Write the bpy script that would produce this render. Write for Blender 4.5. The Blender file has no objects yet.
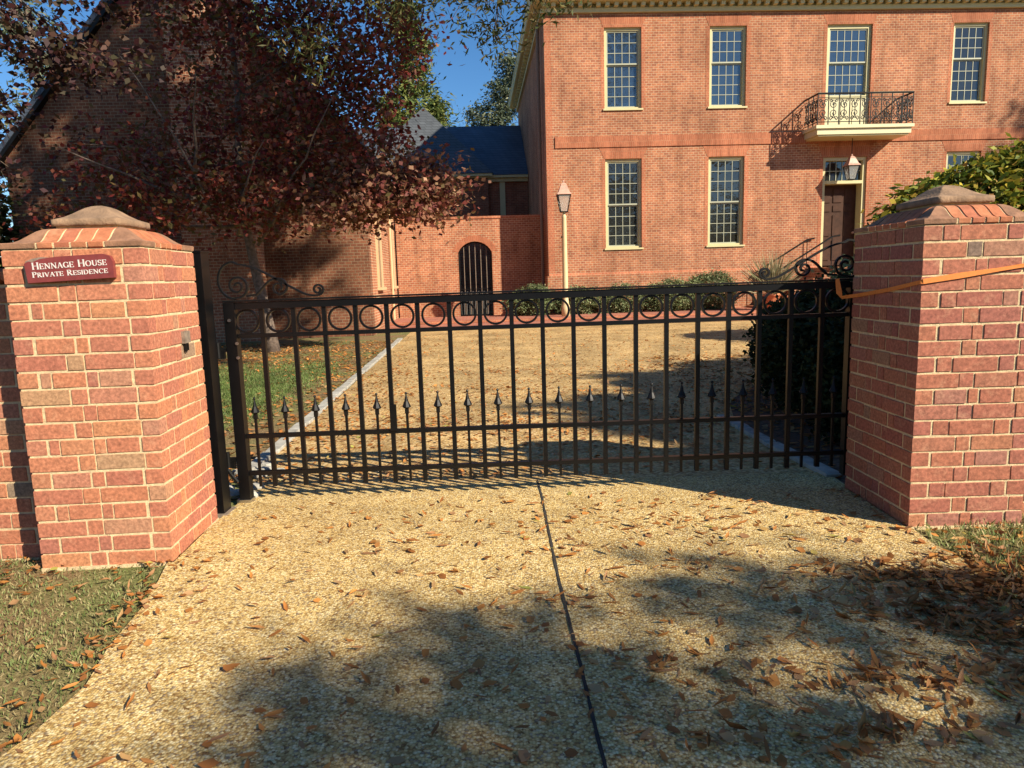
import bpy, math, random
import numpy as np
from mathutils import Vector, Matrix

random.seed(7)
rng = np.random.default_rng(11)
scn = bpy.context.scene
COL = scn.collection
PI = math.pi
YAW = math.radians(2.7)
HO = Vector((1.344, 24.0, 0.0))          # front left corner of the main house
SUN = Vector((1.24, -0.95, 1.0))         # direction towards the sun


def hw(u, v, z=0.0):
    """house-aligned coordinates -> world"""
    c, s = math.cos(YAW), math.sin(YAW)
    return Vector((HO.x + u * c - v * s, HO.y + u * s + v * c, z))


# ------------------------------------------------------------------ materials
def new_mat(name):
    m = bpy.data.materials.new(name)
    m.use_nodes = True
    nt = m.node_tree
    for n in list(nt.nodes):
        nt.nodes.remove(n)
    out = nt.nodes.new('ShaderNodeOutputMaterial')
    return m, nt, out


def nd(nt, t, **kw):
    n = nt.nodes.new(t)
    for k, v in kw.items():
        if k.startswith('i_'):
            n.inputs[k[2:].replace('_', ' ')].default_value = v
        else:
            setattr(n, k, v)
    return n


def ramp(nt, fac, stops, interp='LINEAR'):
    r = nt.nodes.new('ShaderNodeValToRGB')
    r.color_ramp.interpolation = interp
    els = r.color_ramp.elements
    while len(els) > 1:
        els.remove(els[-1])
    els[0].position = stops[0][0]
    els[0].color = (*stops[0][1], 1)
    for p, c in stops[1:]:
        e = els.new(p)
        e.color = (*c, 1)
    nt.links.new(fac, r.inputs['Fac'])
    return r.outputs['Color']


def mixc(nt, fac, a, b, mode='MIX'):
    m = nt.nodes.new('ShaderNodeMix')
    m.data_type = 'RGBA'
    m.blend_type = mode
    for sock, val in ((m.inputs['Factor'], fac), (m.inputs['A'], a), (m.inputs['B'], b)):
        if hasattr(val, 'is_output'):
            nt.links.new(val, sock)
        elif isinstance(val, (int, float)):
            sock.default_value = val
        else:
            sock.default_value = (*val, 1)
    # the RGBA sockets share names with the float ones: pick them by type
    return m


def mix_rgb(nt, fac, a, b, mode='MIX'):
    m = nt.nodes.new('ShaderNodeMixRGB')
    m.blend_type = mode
    for sock, val in ((m.inputs[0], fac), (m.inputs[1], a), (m.inputs[2], b)):
        if hasattr(val, 'is_output'):
            nt.links.new(val, sock)
        elif isinstance(val, (int, float)):
            sock.default_value = val
        else:
            sock.default_value = (*val, 1)
    return m.outputs[0]


def objco(nt):
    return nt.nodes.new('ShaderNodeTexCoord').outputs['Object']


def noise(nt, co, scale, detail=4, rough=0.55):
    n = nd(nt, 'ShaderNodeTexNoise')
    n.inputs['Scale'].default_value = scale
    n.inputs['Detail'].default_value = detail
    n.inputs['Roughness'].default_value = rough
    if co is not None:
        nt.links.new(co, n.inputs['Vector'])
    return n.outputs['Fac']


def bump(nt, h, strength, dist):
    b = nd(nt, 'ShaderNodeBump')
    b.inputs['Strength'].default_value = strength
    b.inputs['Distance'].default_value = dist
    nt.links.new(h, b.inputs['Height'])
    return b.outputs['Normal']


def principled(nt, out, col, rough=0.7, normal=None, metal=0.0, spec=0.5):
    p = nd(nt, 'ShaderNodeBsdfPrincipled')
    if hasattr(col, 'is_output'):
        nt.links.new(col, p.inputs['Base Color'])
    else:
        p.inputs['Base Color'].default_value = (*col, 1)
    if hasattr(rough, 'is_output'):
        nt.links.new(rough, p.inputs['Roughness'])
    else:
        p.inputs['Roughness'].default_value = rough
    p.inputs['Metallic'].default_value = metal
    p.inputs['Specular IOR Level'].default_value = spec
    if normal is not None:
        nt.links.new(normal, p.inputs['Normal'])
    nt.links.new(p.outputs[0], out.inputs['Surface'])
    return p


def simple_mat(name, col, rough=0.6, var=0.15, scale=8, metal=0.0, bmp=0.0, spec=0.5):
    m, nt, out = new_mat(name)
    co = objco(nt)
    n = noise(nt, co, scale)
    c = ramp(nt, n, [(0.3, tuple(x * (1 - var) for x in col)), (0.7, tuple(min(1, x * (1 + var)) for x in col))])
    nrm = bump(nt, noise(nt, co, scale * 6), bmp, 0.01) if bmp else None
    principled(nt, out, c, rough, nrm, metal, spec)
    return m


def island_mat(name, stops, rough=0.85, mottling=0.25, scale=30, bmp=0.4, bdist=0.004, spec=0.3):
    """each separate piece of the mesh gets its own colour from the ramp"""
    m, nt, out = new_mat(name)
    g = nt.nodes.new('ShaderNodeNewGeometry')
    c = ramp(nt, g.outputs['Random Per Island'], stops)
    co = objco(nt)
    n = noise(nt, co, scale, 5, 0.65)
    dark = ramp(nt, n, [(0.3, (1 - mottling,) * 3), (0.7, (1 + mottling * 0.4,) * 3)])
    c2 = mix_rgb(nt, 1.0, c, dark, 'MULTIPLY')
    n3 = noise(nt, co, scale * 0.25, 4, 0.7)
    pale = ramp(nt, n3, [(0.56, (0, 0, 0)), (0.75, (0.35, 0.35, 0.35))])
    c3 = mix_rgb(nt, pale, c2, (0.52, 0.34, 0.2))
    nrm = bump(nt, noise(nt, co, scale * 5, 3), bmp, bdist)
    principled(nt, out, c3, rough, nrm, 0, spec)
    return m


def leaf_mat(name, stops, trans=0.35, rough=0.45):
    m, nt, out = new_mat(name)
    g = nt.nodes.new('ShaderNodeNewGeometry')
    c = ramp(nt, g.outputs['Random Per Island'], stops)
    n = noise(nt, objco(nt), 1.3, 3)
    br = ramp(nt, n, [(0.35, (0.7, 0.7, 0.7)), (0.65, (1.2, 1.2, 1.2))])
    c2 = mix_rgb(nt, 1.0, c, br, 'MULTIPLY')
    p = nd(nt, 'ShaderNodeBsdfPrincipled')
    nt.links.new(c2, p.inputs['Base Color'])
    p.inputs['Roughness'].default_value = max(rough, 0.6)
    p.inputs['Specular IOR Level'].default_value = 0.25
    t = nd(nt, 'ShaderNodeBsdfTranslucent')
    nt.links.new(c2, t.inputs['Color'])
    mx = nd(nt, 'ShaderNodeMixShader')
    mx.inputs[0].default_value = trans
    nt.links.new(p.outputs[0], mx.inputs[1])
    nt.links.new(t.outputs[0], mx.inputs[2])
    nt.links.new(mx.outputs[0], out.inputs['Surface'])
    return m


def brick_wall_mat(name, c1, c2, mortar, w=0.21, h=0.075, ms=0.006, weather=0.32):
    m, nt, out = new_mat(name)
    co = objco(nt)
    sep = nd(nt, 'ShaderNodeSeparateXYZ')
    nt.links.new(co, sep.inputs[0])
    g = nt.nodes.new('ShaderNodeNewGeometry')
    sn = nd(nt, 'ShaderNodeSeparateXYZ')
    nt.links.new(g.outputs['Normal'], sn.inputs[0])
    ab = nd(nt, 'ShaderNodeMath', operation='ABSOLUTE')
    nt.links.new(sn.outputs['X'], ab.inputs[0])
    gt = nd(nt, 'ShaderNodeMath', operation='GREATER_THAN')
    gt.inputs[1].default_value = 0.6
    nt.links.new(ab.outputs[0], gt.inputs[0])
    mx = nd(nt, 'ShaderNodeMix')
    nt.links.new(gt.outputs[0], mx.inputs[0])
    nt.links.new(sep.outputs['X'], mx.inputs[2])
    nt.links.new(sep.outputs['Y'], mx.inputs[3])
    cb = nd(nt, 'ShaderNodeCombineXYZ')
    nt.links.new(mx.outputs[0], cb.inputs[0])
    nt.links.new(sep.outputs['Z'], cb.inputs[1])
    b = nd(nt, 'ShaderNodeTexBrick')
    b.offset = 0.5
    b.inputs['Scale'].default_value = 1
    b.inputs['Brick Width'].default_value = w
    b.inputs['Row Height'].default_value = h
    b.inputs['Mortar Size'].default_value = ms
    b.inputs['Mortar Smooth'].default_value = 0.3
    b.inputs['Bias'].default_value = 0.0
    b.inputs['Color1'].default_value = (*c1, 1)
    b.inputs['Color2'].default_value = (*c2, 1)
    b.inputs['Mortar'].default_value = (*mortar, 1)
    nt.links.new(cb.outputs[0], b.inputs['Vector'])
    n1 = noise(nt, co, 0.7, 5, 0.6)
    w1 = ramp(nt, n1, [(0.3, (1 - weather,) * 3), (0.7, (1 + weather * 0.5,) * 3)])
    c = mix_rgb(nt, 1.0, b.outputs['Color'], w1, 'MULTIPLY')
    mp = nd(nt, 'ShaderNodeMapping')
    mp.inputs['Scale'].default_value = (2.2, 2.2, 0.28)
    nt.links.new(co, mp.inputs['Vector'])
    n4 = noise(nt, mp.outputs[0], 1.6, 5, 0.65)
    w4 = ramp(nt, n4, [(0.36, (0.80, 0.78, 0.77)), (0.5, (1, 1, 1)), (0.68, (1.08, 1.09, 1.1))])
    c = mix_rgb(nt, 1.0, c, w4, 'MULTIPLY')
    n2 = noise(nt, co, 14, 3, 0.7)
    w2 = ramp(nt, n2, [(0.3, (0.8, 0.8, 0.8)), (0.7, (1.12, 1.1, 1.08))])
    c = mix_rgb(nt, 1.0, c, w2, 'MULTIPLY')
    inv = nd(nt, 'ShaderNodeMath', operation='SUBTRACT')
    inv.inputs[0].default_value = 1
    nt.links.new(b.outputs['Fac'], inv.inputs[1])
    principled(nt, out, c, 0.9, bump(nt, inv.outputs[0], 0.5, 0.006), 0, 0.2)
    return m


M = {}
M['brick'] = brick_wall_mat('house_brick', (0.47, 0.183, 0.091), (0.32, 0.113, 0.063), (0.55, 0.41, 0.26), 0.165, 0.075, 0.0075)
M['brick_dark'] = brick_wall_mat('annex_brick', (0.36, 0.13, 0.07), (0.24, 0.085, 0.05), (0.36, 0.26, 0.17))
M['rubbed'] = brick_wall_mat('rubbed_brick', (0.46, 0.165, 0.085), (0.38, 0.13, 0.068), (0.52, 0.32, 0.19), 0.07, 0.3, 0.004)
M['rubbed_jamb'] = brick_wall_mat('rubbed_jamb_brick', (0.47, 0.165, 0.085), (0.41, 0.135, 0.072), (0.53, 0.32, 0.19), 0.11, 0.075, 0.006)
M['pave'] = None


def paving_mat():
    m, nt, out = new_mat('brick_paving')
    co = objco(nt)
    b = nd(nt, 'ShaderNodeTexBrick')
    b.inputs['Scale'].default_value = 1
    b.inputs['Brick Width'].default_value = 0.21
    b.inputs['Row Height'].default_value = 0.105
    b.inputs['Mortar Size'].default_value = 0.006
    b.inputs['Color1'].default_value = (0.43, 0.15, 0.09, 1)
    b.inputs['Color2'].default_value = (0.32, 0.11, 0.08, 1)
    b.inputs['Mortar'].default_value = (0.35, 0.25, 0.18, 1)
    nt.links.new(co, b.inputs['Vector'])
    n = noise(nt, co, 1.5, 5)
    w = ramp(nt, n, [(0.3, (0.8, 0.8, 0.8)), (0.7, (1.15, 1.15, 1.15))])
    principled(nt, out, mix_rgb(nt, 1.0, b.outputs['Color'], w, 'MULTIPLY'), 0.85, None, 0, 0.2)
    return m


M['pave'] = paving_mat()
BR_STOPS = [(0.0, (0.49, 0.18, 0.10)), (0.14, (0.54, 0.21, 0.105)), (0.3, (0.44, 0.155, 0.098)), (0.45, (0.52, 0.195, 0.107)), (0.6, (0.56, 0.245, 0.115)),
            (0.72, (0.42, 0.155, 0.105)), (0.84, (0.53, 0.20, 0.108)), (0.93, (0.48, 0.21, 0.135)), (0.975, (0.48, 0.27, 0.14)), (0.99, (0.35, 0.22, 0.14)), (1.0, (0.22, 0.2, 0.14))]
M['pier_brick'] = island_mat('pier_brick', BR_STOPS, mottling=0.5, scale=62, bmp=0.55, bdist=0.003)
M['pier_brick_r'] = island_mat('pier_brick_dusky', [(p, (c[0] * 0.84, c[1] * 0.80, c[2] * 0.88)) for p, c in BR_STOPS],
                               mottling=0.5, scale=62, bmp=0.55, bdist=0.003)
M['cap_brick'] = island_mat('cap_brick', [(0, (0.47, 0.15, 0.07)), (0.5, (0.5, 0.19, 0.09)), (1, (0.42, 0.14, 0.075))], mottling=0.35,
                            scale=22, bmp=0.5)
M['cap_corner'] = simple_mat('cap_corner_brick', (0.27, 0.135, 0.075), 0.85, 0.35, 14, bmp=0.4)
M['cap_stone'] = simple_mat('cap_stone', (0.25, 0.155, 0.09), 0.9, 0.4, 12, bmp=0.5)
M['mortar'] = simple_mat('mortar', (0.66, 0.51, 0.29), 0.95, 0.22, 40, bmp=0.6)
M['black'] = simple_mat('black_paint', (0.003, 0.003, 0.0035), 0.38, 0.3, 10, spec=0.35)
M['blackw'] = simple_mat('worn_black_iron', (0.004, 0.0038, 0.0038), 0.5, 0.4, 30, spec=0.3)
M['iron_g'] = simple_mat('greyed_iron', (0.16, 0.16, 0.15), 0.6, 0.2, 20)
M['steel'] = simple_mat('zinc_bolt', (0.5, 0.5, 0.5), 0.35, 0.1, 30, metal=1.0)
M['cream'] = simple_mat('cream_paint', (0.56, 0.50, 0.26), 0.5, 0.05, 3)
M['cream_w'] = simple_mat('cream_white_paint', (0.62, 0.56, 0.34), 0.5, 0.05, 3)
M['post_cream'] = simple_mat('pale_post_paint', (0.60, 0.47, 0.26), 0.55, 0.08, 3)
M['muntin'] = simple_mat('pale_glazing_bar', (0.36, 0.37, 0.27), 0.5, 0.05, 3)
M['door'] = simple_mat('brown_door_wood', (0.06, 0.028, 0.017), 0.7, 0.25, 6, spec=0.2)
M['slate'] = None
M['peach'] = simple_mat('peach_trim_paint', (0.62, 0.40, 0.22), 0.6, 0.06, 3)
M['orange'] = simple_mat('orange_strap', (0.72, 0.21, 0.03), 0.6, 0.12, 60)
M['maroon'] = simple_mat('maroon_plaque', (0.20, 0.038, 0.036), 0.5, 0.2, 20)
M['letter'] = simple_mat('white_lettering', (0.66, 0.60, 0.55), 0.6, 0.08, 80)
M['curb'] = simple_mat('pale_stone_edging', (0.36, 0.34, 0.29), 0.9, 0.35, 9, bmp=0.5)
M['bark'] = simple_mat('brown_bark', (0.12, 0.085, 0.06), 0.95, 0.4, 9, bmp=0.8)
M['palebark'] = simple_mat('pale_lichened_bark', (0.32, 0.26, 0.2), 0.95, 0.4, 9, bmp=0.6)
M['dogbark'] = simple_mat('mottled_grey_bark', (0.15, 0.11, 0.085), 0.95, 0.55, 16, bmp=0.6)
M['copper'] = simple_mat('weathered_copper', (0.52, 0.30, 0.22), 0.5, 0.2, 12)
M['terracotta'] = simple_mat('terracotta', (0.5, 0.17, 0.07), 0.8, 0.2, 12)
M['joint'] = simple_mat('joint_filler', (0.03, 0.025, 0.02), 0.95, 0.3, 20)
M['rust'] = simple_mat('grey_rusty_metal', (0.2, 0.15, 0.11), 0.8, 0.4, 40)


def slate_mat(name, col):
    m, nt, out = new_mat(name)
    co = objco(nt)
    sep = nd(nt, 'ShaderNodeSeparateXYZ')
    nt.links.new(co, sep.inputs[0])
    ad = nd(nt, 'ShaderNodeMath', operation='ADD')
    nt.links.new(sep.outputs['X'], ad.inputs[0])
    nt.links.new(sep.outputs['Y'], ad.inputs[1])
    cb = nd(nt, 'ShaderNodeCombineXYZ')
    nt.links.new(ad.outputs[0], cb.inputs[0])
    nt.links.new(sep.outputs['Z'], cb.inputs[1])
    b = nd(nt, 'ShaderNodeTexBrick')
    b.inputs['Scale'].default_value = 1
    b.inputs['Brick Width'].default_value = 0.3
    b.inputs['Row Height'].default_value = 0.14
    b.inputs['Mortar Size'].default_value = 0.012
    b.inputs['Color1'].default_value = (*col, 1)
    b.inputs['Color2'].default_value = (*[x * 0.75 for x in col], 1)
    b.inputs['Mortar'].default_value = (*[x * 0.45 for x in col], 1)
    nt.links.new(cb.outputs[0], b.inputs['Vector'])
    n = noise(nt, co, 1.2, 4)
    w = ramp(nt, n, [(0.3, (0.85, 0.85, 0.85)), (0.7, (1.15, 1.15, 1.15))])
    principled(nt, out, mix_rgb(nt, 1.0, b.outputs['Color'], w, 'MULTIPLY'), 0.6, None, 0, 0.4)
    return m


M['slate'] = slate_mat('blue_slate', (0.085, 0.105, 0.14))
M['slate_g'] = slate_mat('grey_slate', (0.095, 0.105, 0.115))


def glass_mat(name, tint, rough=0.04, ior=1.7):
    m, nt, out = new_mat(name)
    co = objco(nt)
    nrm = bump(nt, noise(nt, co, 2.2, 3), 0.35, 0.03)
    p = principled(nt, out, tint, rough, nrm, 0, 1.0)
    p.inputs['IOR'].default_value = ior
    return m


M['glass_up'] = glass_mat('sky_tinted_window_glass', (0.022, 0.036, 0.058))  # blue of the reflected sky put into the pane colour
M['glass_lo'] = glass_mat('dark_window_glass', (0.018, 0.019, 0.018), 0.04, 1.5)


def lantern_glass():
    m, nt, out = new_mat('clear_lantern_glass')
    p = principled(nt, out, (0.8, 0.8, 0.75), 0.1)
    p.inputs['Transmission Weight'].default_value = 0.75
    return m


M['lglass'] = lantern_glass()


def pebble_mat(name, stops, scale=85, bstr=0.9, patch=0.18):
    m, nt, out = new_mat(name)
    co = objco(nt)
    v = nd(nt, 'ShaderNodeTexVoronoi')
    v.inputs['Scale'].default_value = scale
    v.inputs['Randomness'].default_value = 1.0
    nt.links.new(co, v.inputs['Vector'])
    sp = nd(nt, 'ShaderNodeSeparateColor')
    nt.links.new(v.outputs['Color'], sp.inputs[0])
    c = ramp(nt, sp.outputs[0], stops)
    edge = ramp(nt, v.outputs['Distance'], [(0.35, (1.05, 1.05, 1.05)), (0.85, (0.6, 0.53, 0.43))])
    c = mix_rgb(nt, 1.0, c, edge, 'MULTIPLY')
    n = noise(nt, co, 1.1, 6, 0.65)
    w = ramp(nt, n, [(0.32, (1 - patch,) * 3), (0.68, (1 + patch * 0.6,) * 3)])
    c = mix_rgb(nt, 1.0, c, w, 'MULTIPLY')
    n2 = noise(nt, co, 6, 5, 0.7)
    w2 = ramp(nt, n2, [(0.3, (0.82, 0.8, 0.78)), (0.6, (1.05, 1.05, 1.05))])
    c = mix_rgb(nt, 1.0, c, w2, 'MULTIPLY')
    inv = nd(nt, 'ShaderNodeMath', operation='SUBTRACT')
    inv.inputs[0].default_value = 1
    nt.links.new(v.outputs['Distance'], inv.inputs[1])
    principled(nt, out, c, 0.8, bump(nt, inv.outputs[0], bstr, 0.006), 0, 0.3)
    return m


M['aggregate'] = pebble_mat('exposed_aggregate', [(0.0, (0.24, 0.13, 0.045)), (0.15, (0.48, 0.31, 0.105)), (0.4, (0.66, 0.465, 0.175)),
                                                  (0.65, (0.72, 0.54, 0.235)), (0.85, (0.88, 0.73, 0.40)), (0.95, (0.34, 0.25, 0.15)), (1.0, (0.3, 0.22, 0.13))], 104, 0.6, 0.2)
M['gravel'] = pebble_mat('golden_gravel', [(0.0, (0.34, 0.20, 0.08)), (0.3, (0.52, 0.34, 0.13)), (0.6, (0.60, 0.42, 0.18)),
                                           (1.0, (0.64, 0.48, 0.26))], 42, 0.9, 0.4)


def ground_mat():
    m, nt, out = new_mat('grassy_soil')
    co = objco(nt)
    n1 = noise(nt, co, 0.8, 6, 0.6)
    n2 = noise(nt, co, 45, 4, 0.7)
    g = ramp(nt, n2, [(0.3, (0.08, 0.09, 0.03)), (0.55, (0.19, 0.2, 0.07)), (0.75, (0.34, 0.29, 0.15))])
    d = ramp(nt, n2, [(0.3, (0.12, 0.075, 0.035)), (0.6, (0.27, 0.18, 0.09)), (0.8, (0.4, 0.28, 0.15))])
    f = ramp(nt, n1, [(0.42, (0, 0, 0)), (0.6, (1, 1, 1))])
    principled(nt, out, mix_rgb(nt, f, d, g), 0.95, bump(nt, n2, 0.8, 0.02), 0, 0.1)
    return m


M['soil'] = ground_mat()
M['brick_shade'] = brick_wall_mat('shade_toned_brick', (0.24, 0.095, 0.05), (0.15, 0.058, 0.034), (0.28, 0.20, 0.125), 0.165, 0.075, 0.0075, 0.35)  # house brick darkened: the gabled wall's shade is put into the colour
M['mulch'] = simple_mat('brown_leaf_mulch', (0.13, 0.075, 0.045), 0.95, 0.5, 25, bmp=0.8)
M['grass'] = leaf_mat('grass_blade', [(0, (0.13, 0.18, 0.05)), (0.35, (0.22, 0.28, 0.09)), (0.6, (0.34, 0.33, 0.14)), (1, (0.5, 0.38, 0.2))], 0.3, 0.6)
M['lawngrass'] = leaf_mat('lawn_blade', [(0, (0.09, 0.14, 0.035)), (0.6, (0.14, 0.2, 0.05)), (1, (0.22, 0.24, 0.09))], 0.3, 0.6)
M['litter'] = leaf_mat('dry_leaf', [(0, (0.26, 0.10, 0.03)), (0.3, (0.42, 0.165, 0.04)), (0.55, (0.54, 0.23, 0.055)), (0.75, (0.36, 0.18, 0.08)), (0.88, (0.48, 0.29, 0.13)),
                                    (0.97, (0.52, 0.3, 0.1)), (1, (0.38, 0.38, 0.08))], 0.15, 0.6)
M['dogwood'] = leaf_mat('maroon_leaf', [(0, (0.12, 0.018, 0.018)), (0.25, (0.22, 0.034, 0.028)), (0.5, (0.12, 0.07, 0.022)), (0.68, (0.10, 0.09, 0.03)), (0.85, (0.30, 0.06, 0.04)),
                                        (1, (0.36, 0.16, 0.1))], 0.3, 0.4)
M['dogtip'] = leaf_mat('sunlit_tint_leaf', [(0, (0.15, 0.035, 0.03)), (0.3, (0.26, 0.08, 0.06)), (0.55, (0.12, 0.09, 0.03)), (0.8, (0.36, 0.17, 0.11)), (1, (0.42, 0.24, 0.14))],  # paler, pinker leaf copy: sunlight on the right lobe painted into the colour
                       0.3, 0.4)
M['purple'] = leaf_mat('dark_purple_leaf', [(0, (0.03, 0.012, 0.014)), (0.5, (0.065, 0.018, 0.018)), (0.8, (0.05, 0.045, 0.02)), (1, (0.12, 0.05, 0.035))], 0.25, 0.4)
M['oak'] = leaf_mat('oak_leaf', [(0, (0.035, 0.055, 0.014)), (0.5, (0.075, 0.09, 0.025)), (0.8, (0.13, 0.12, 0.04)), (1, (0.22, 0.15, 0.06))], 0.3, 0.4)
M['pine'] = leaf_mat('pine_needle', [(0, (0.05, 0.085, 0.02)), (0.5, (0.11, 0.14, 0.03)), (1, (0.2, 0.2, 0.05))], 0.2, 0.5)
M['pineblue'] = leaf_mat('grey_green_needle', [(0, (0.05, 0.075, 0.05)), (0.5, (0.1, 0.13, 0.075)), (1, (0.2, 0.2, 0.12))], 0.2, 0.5)
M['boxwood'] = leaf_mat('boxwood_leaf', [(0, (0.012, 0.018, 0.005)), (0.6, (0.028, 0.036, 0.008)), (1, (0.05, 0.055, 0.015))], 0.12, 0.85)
M['hedge'] = leaf_mat('hedge_leaf', [(0, (0.09, 0.12, 0.05)), (0.5, (0.17, 0.21, 0.09)), (0.9, (0.24, 0.28, 0.13)), (1, (0.33, 0.28, 0.16))], 0.25, 0.5)
M['magnolia'] = leaf_mat('glossy_yellow_green_leaf', [(0, (0.05, 0.085, 0.012)), (0.35, (0.14, 0.18, 0.022)), (0.65, (0.32, 0.31, 0.035)), (0.88, (0.5, 0.38, 0.05)),
                                                      (1, (0.32, 0.16, 0.05))], 0.25, 0.3)
M['yucca'] = leaf_mat('spiky_pale_leaf', [(0, (0.16, 0.17, 0.08)), (0.5, (0.3, 0.28, 0.15)), (1, (0.45, 0.38, 0.24))], 0.25, 0.5)


# ------------------------------------------------------------------ mesh helpers
class MB:
    def __init__(s):
        s.v = []
        s.f = []

    def box(s, x0, x1, y0, y1, z0, z1):
        b = len(s.v)
        s.v += [(x0, y0, z0), (x1, y0, z0), (x1, y1, z0), (x0, y1, z0), (x0, y0, z1), (x1, y0, z1), (x1, y1, z1), (x0, y1, z1)]
        s.f += [tuple(b + i for i in q) for q in ((0, 3, 2, 1), (4, 5, 6, 7), (0, 1, 5, 4), (1, 2, 6, 5), (2, 3, 7, 6), (3, 0, 4, 7))]
        return s

    def jbox(s, x0, x1, y0, y1, z0, z1, j=0.0022, bev=0.0022):
        """a hand-made brick: slightly irregular box with chamfered top and bottom edges"""
        r = lambda: random.uniform(-j, j)
        b = len(s.v)
        lv = [(z0, bev), (z0 + bev, 0), (z1 - bev, 0), (z1, bev)]
        off = [(r(), r()) for _ in range(4)]
        zo = r()
        for z, i in lv:
            for k, (x, y) in enumerate(((x0 + i, y0 + i), (x1 - i, y0 + i), (x1 - i, y1 - i), (x0 + i, y1 - i))):
                s.v.append((x + off[k][0], y + off[k][1], z + zo))
        s.f.append((b + 3, b + 2, b + 1, b))
        for l in range(3):
            for k in range(4):
                a, c = b + l * 4 + k, b + l * 4 + (k + 1) % 4
                s.f.append((a, c, c + 4, a + 4))
        s.f.append((b + 12, b + 13, b + 14, b + 15))
        return s

    def rings(s, rings, cap=True, closed=True):
        b = len(s.v)
        n = len(rings[0])
        for r in rings:
            s.v += [tuple(p) for p in r]
        for i in range(len(rings) - 1):
            for k in range(n if closed else n - 1):
                a = b + i * n + k
                c = b + i * n + (k + 1) % n
                s.f.append((a, c, c + n, a + n))
        if cap:
            s.f.append(tuple(b + k for k in reversed(range(n))))
            s.f.append(tuple(b + (len(rings) - 1) * n + k for k in range(n)))
        return s

    def tube(s, pts, rad, n=6):
        pts = [Vector(p) for p in pts]
        if not hasattr(rad, '__len__'):
            rad = [rad] * len(pts)
        rings = []
        up = Vector((0.123, 0.31, 1)).normalized()
        pa = None
        for i, p in enumerate(pts):
            t = (pts[min(i + 1, len(pts) - 1)] - pts[max(i - 1, 0)])
            if t.length < 1e-9:
                t = Vector((0, 0, 1))
            t.normalize()
            if pa is None:
                a = t.cross(up)
                if a.length < 0.05:
                    a = t.cross(Vector((1, 0, 0)))
            else:
                a = pa - t * pa.dot(t)
            a.normalize()
            pa = a
            c = t.cross(a)
            rings.append([p + (a * math.cos(2 * PI * k / n) + c * math.sin(2 * PI * k / n)) * rad[i] for k in range(n)])
        return s.rings(rings)

    def lathe(s, prof, cx=0, cy=0, n=16):
        rings = [[(cx + r * math.cos(2 * PI * k / n), cy + r * math.sin(2 * PI * k / n), z) for k in range(n)] for r, z in prof]
        return s.rings(rings)

    def prism(s, poly, z0, z1):
        """poly in xy extruded in z"""
        return s.rings([[(x, y, z0) for x, y in poly], [(x, y, z1) for x, y in poly]])

    def prism_y(s, poly, y0, y1):
        """poly in xz (counter-clockwise seen from -y) extruded in y"""
        return s.rings([[(x, y1, z) for x, z in poly], [(x, y0, z) for x, z in poly]])

    def build(s, name, mat, parent=None, smooth=False, loc=None, rot=None):
        me = bpy.data.meshes.new(name)
        me.from_pydata(s.v, [], s.f)
        me.validate()
        if smooth:
            me.polygons.foreach_set('use_smooth', [True] * len(me.polygons))
        me.materials.append(mat)
        o = bpy.data.objects.new(name, me)
        COL.objects.link(o)
        if parent is not None:
            o.parent = parent
        if loc is not None:
            o.location = loc
        if rot is not None:
            o.rotation_euler = rot
        return o


def np_mesh(name, V, F4, mat, parent=None):
    """V (n,3), F4 (m,4) quads"""
    me = bpy.data.meshes.new(name)
    me.vertices.add(len(V))
    me.vertices.foreach_set('co', np.asarray(V, dtype=np.float32).ravel())
    me.loops.add(F4.size)
    me.loops.foreach_set('vertex_index', F4.astype(np.int32).ravel())
    me.polygons.add(len(F4))
    me.polygons.foreach_set('loop_start', np.arange(0, F4.size, 4, dtype=np.int32))
    me.polygons.foreach_set('loop_total', np.full(len(F4), 4, dtype=np.int32))
    me.update(calc_edges=True)
    me.materials.append(mat)
    o = bpy.data.objects.new(name, me)
    COL.objects.link(o)
    if parent is not None:
        o.parent = parent
    return o


def tag(o, label=None, cat=None, group=None, kind=None):
    if label:
        o['label'] = label
    if cat:
        o['category'] = cat
    if group:
        o['group'] = group
    if kind:
        o['kind'] = kind
    return o


def empty(name, loc=(0, 0, 0), rz=0.0):
    o = bpy.data.objects.new(name, None)
    o.empty_display_size = 0.2
    COL.objects.link(o)
    o.location = loc
    o.rotation_euler = (0, 0, rz)
    return o


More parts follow.
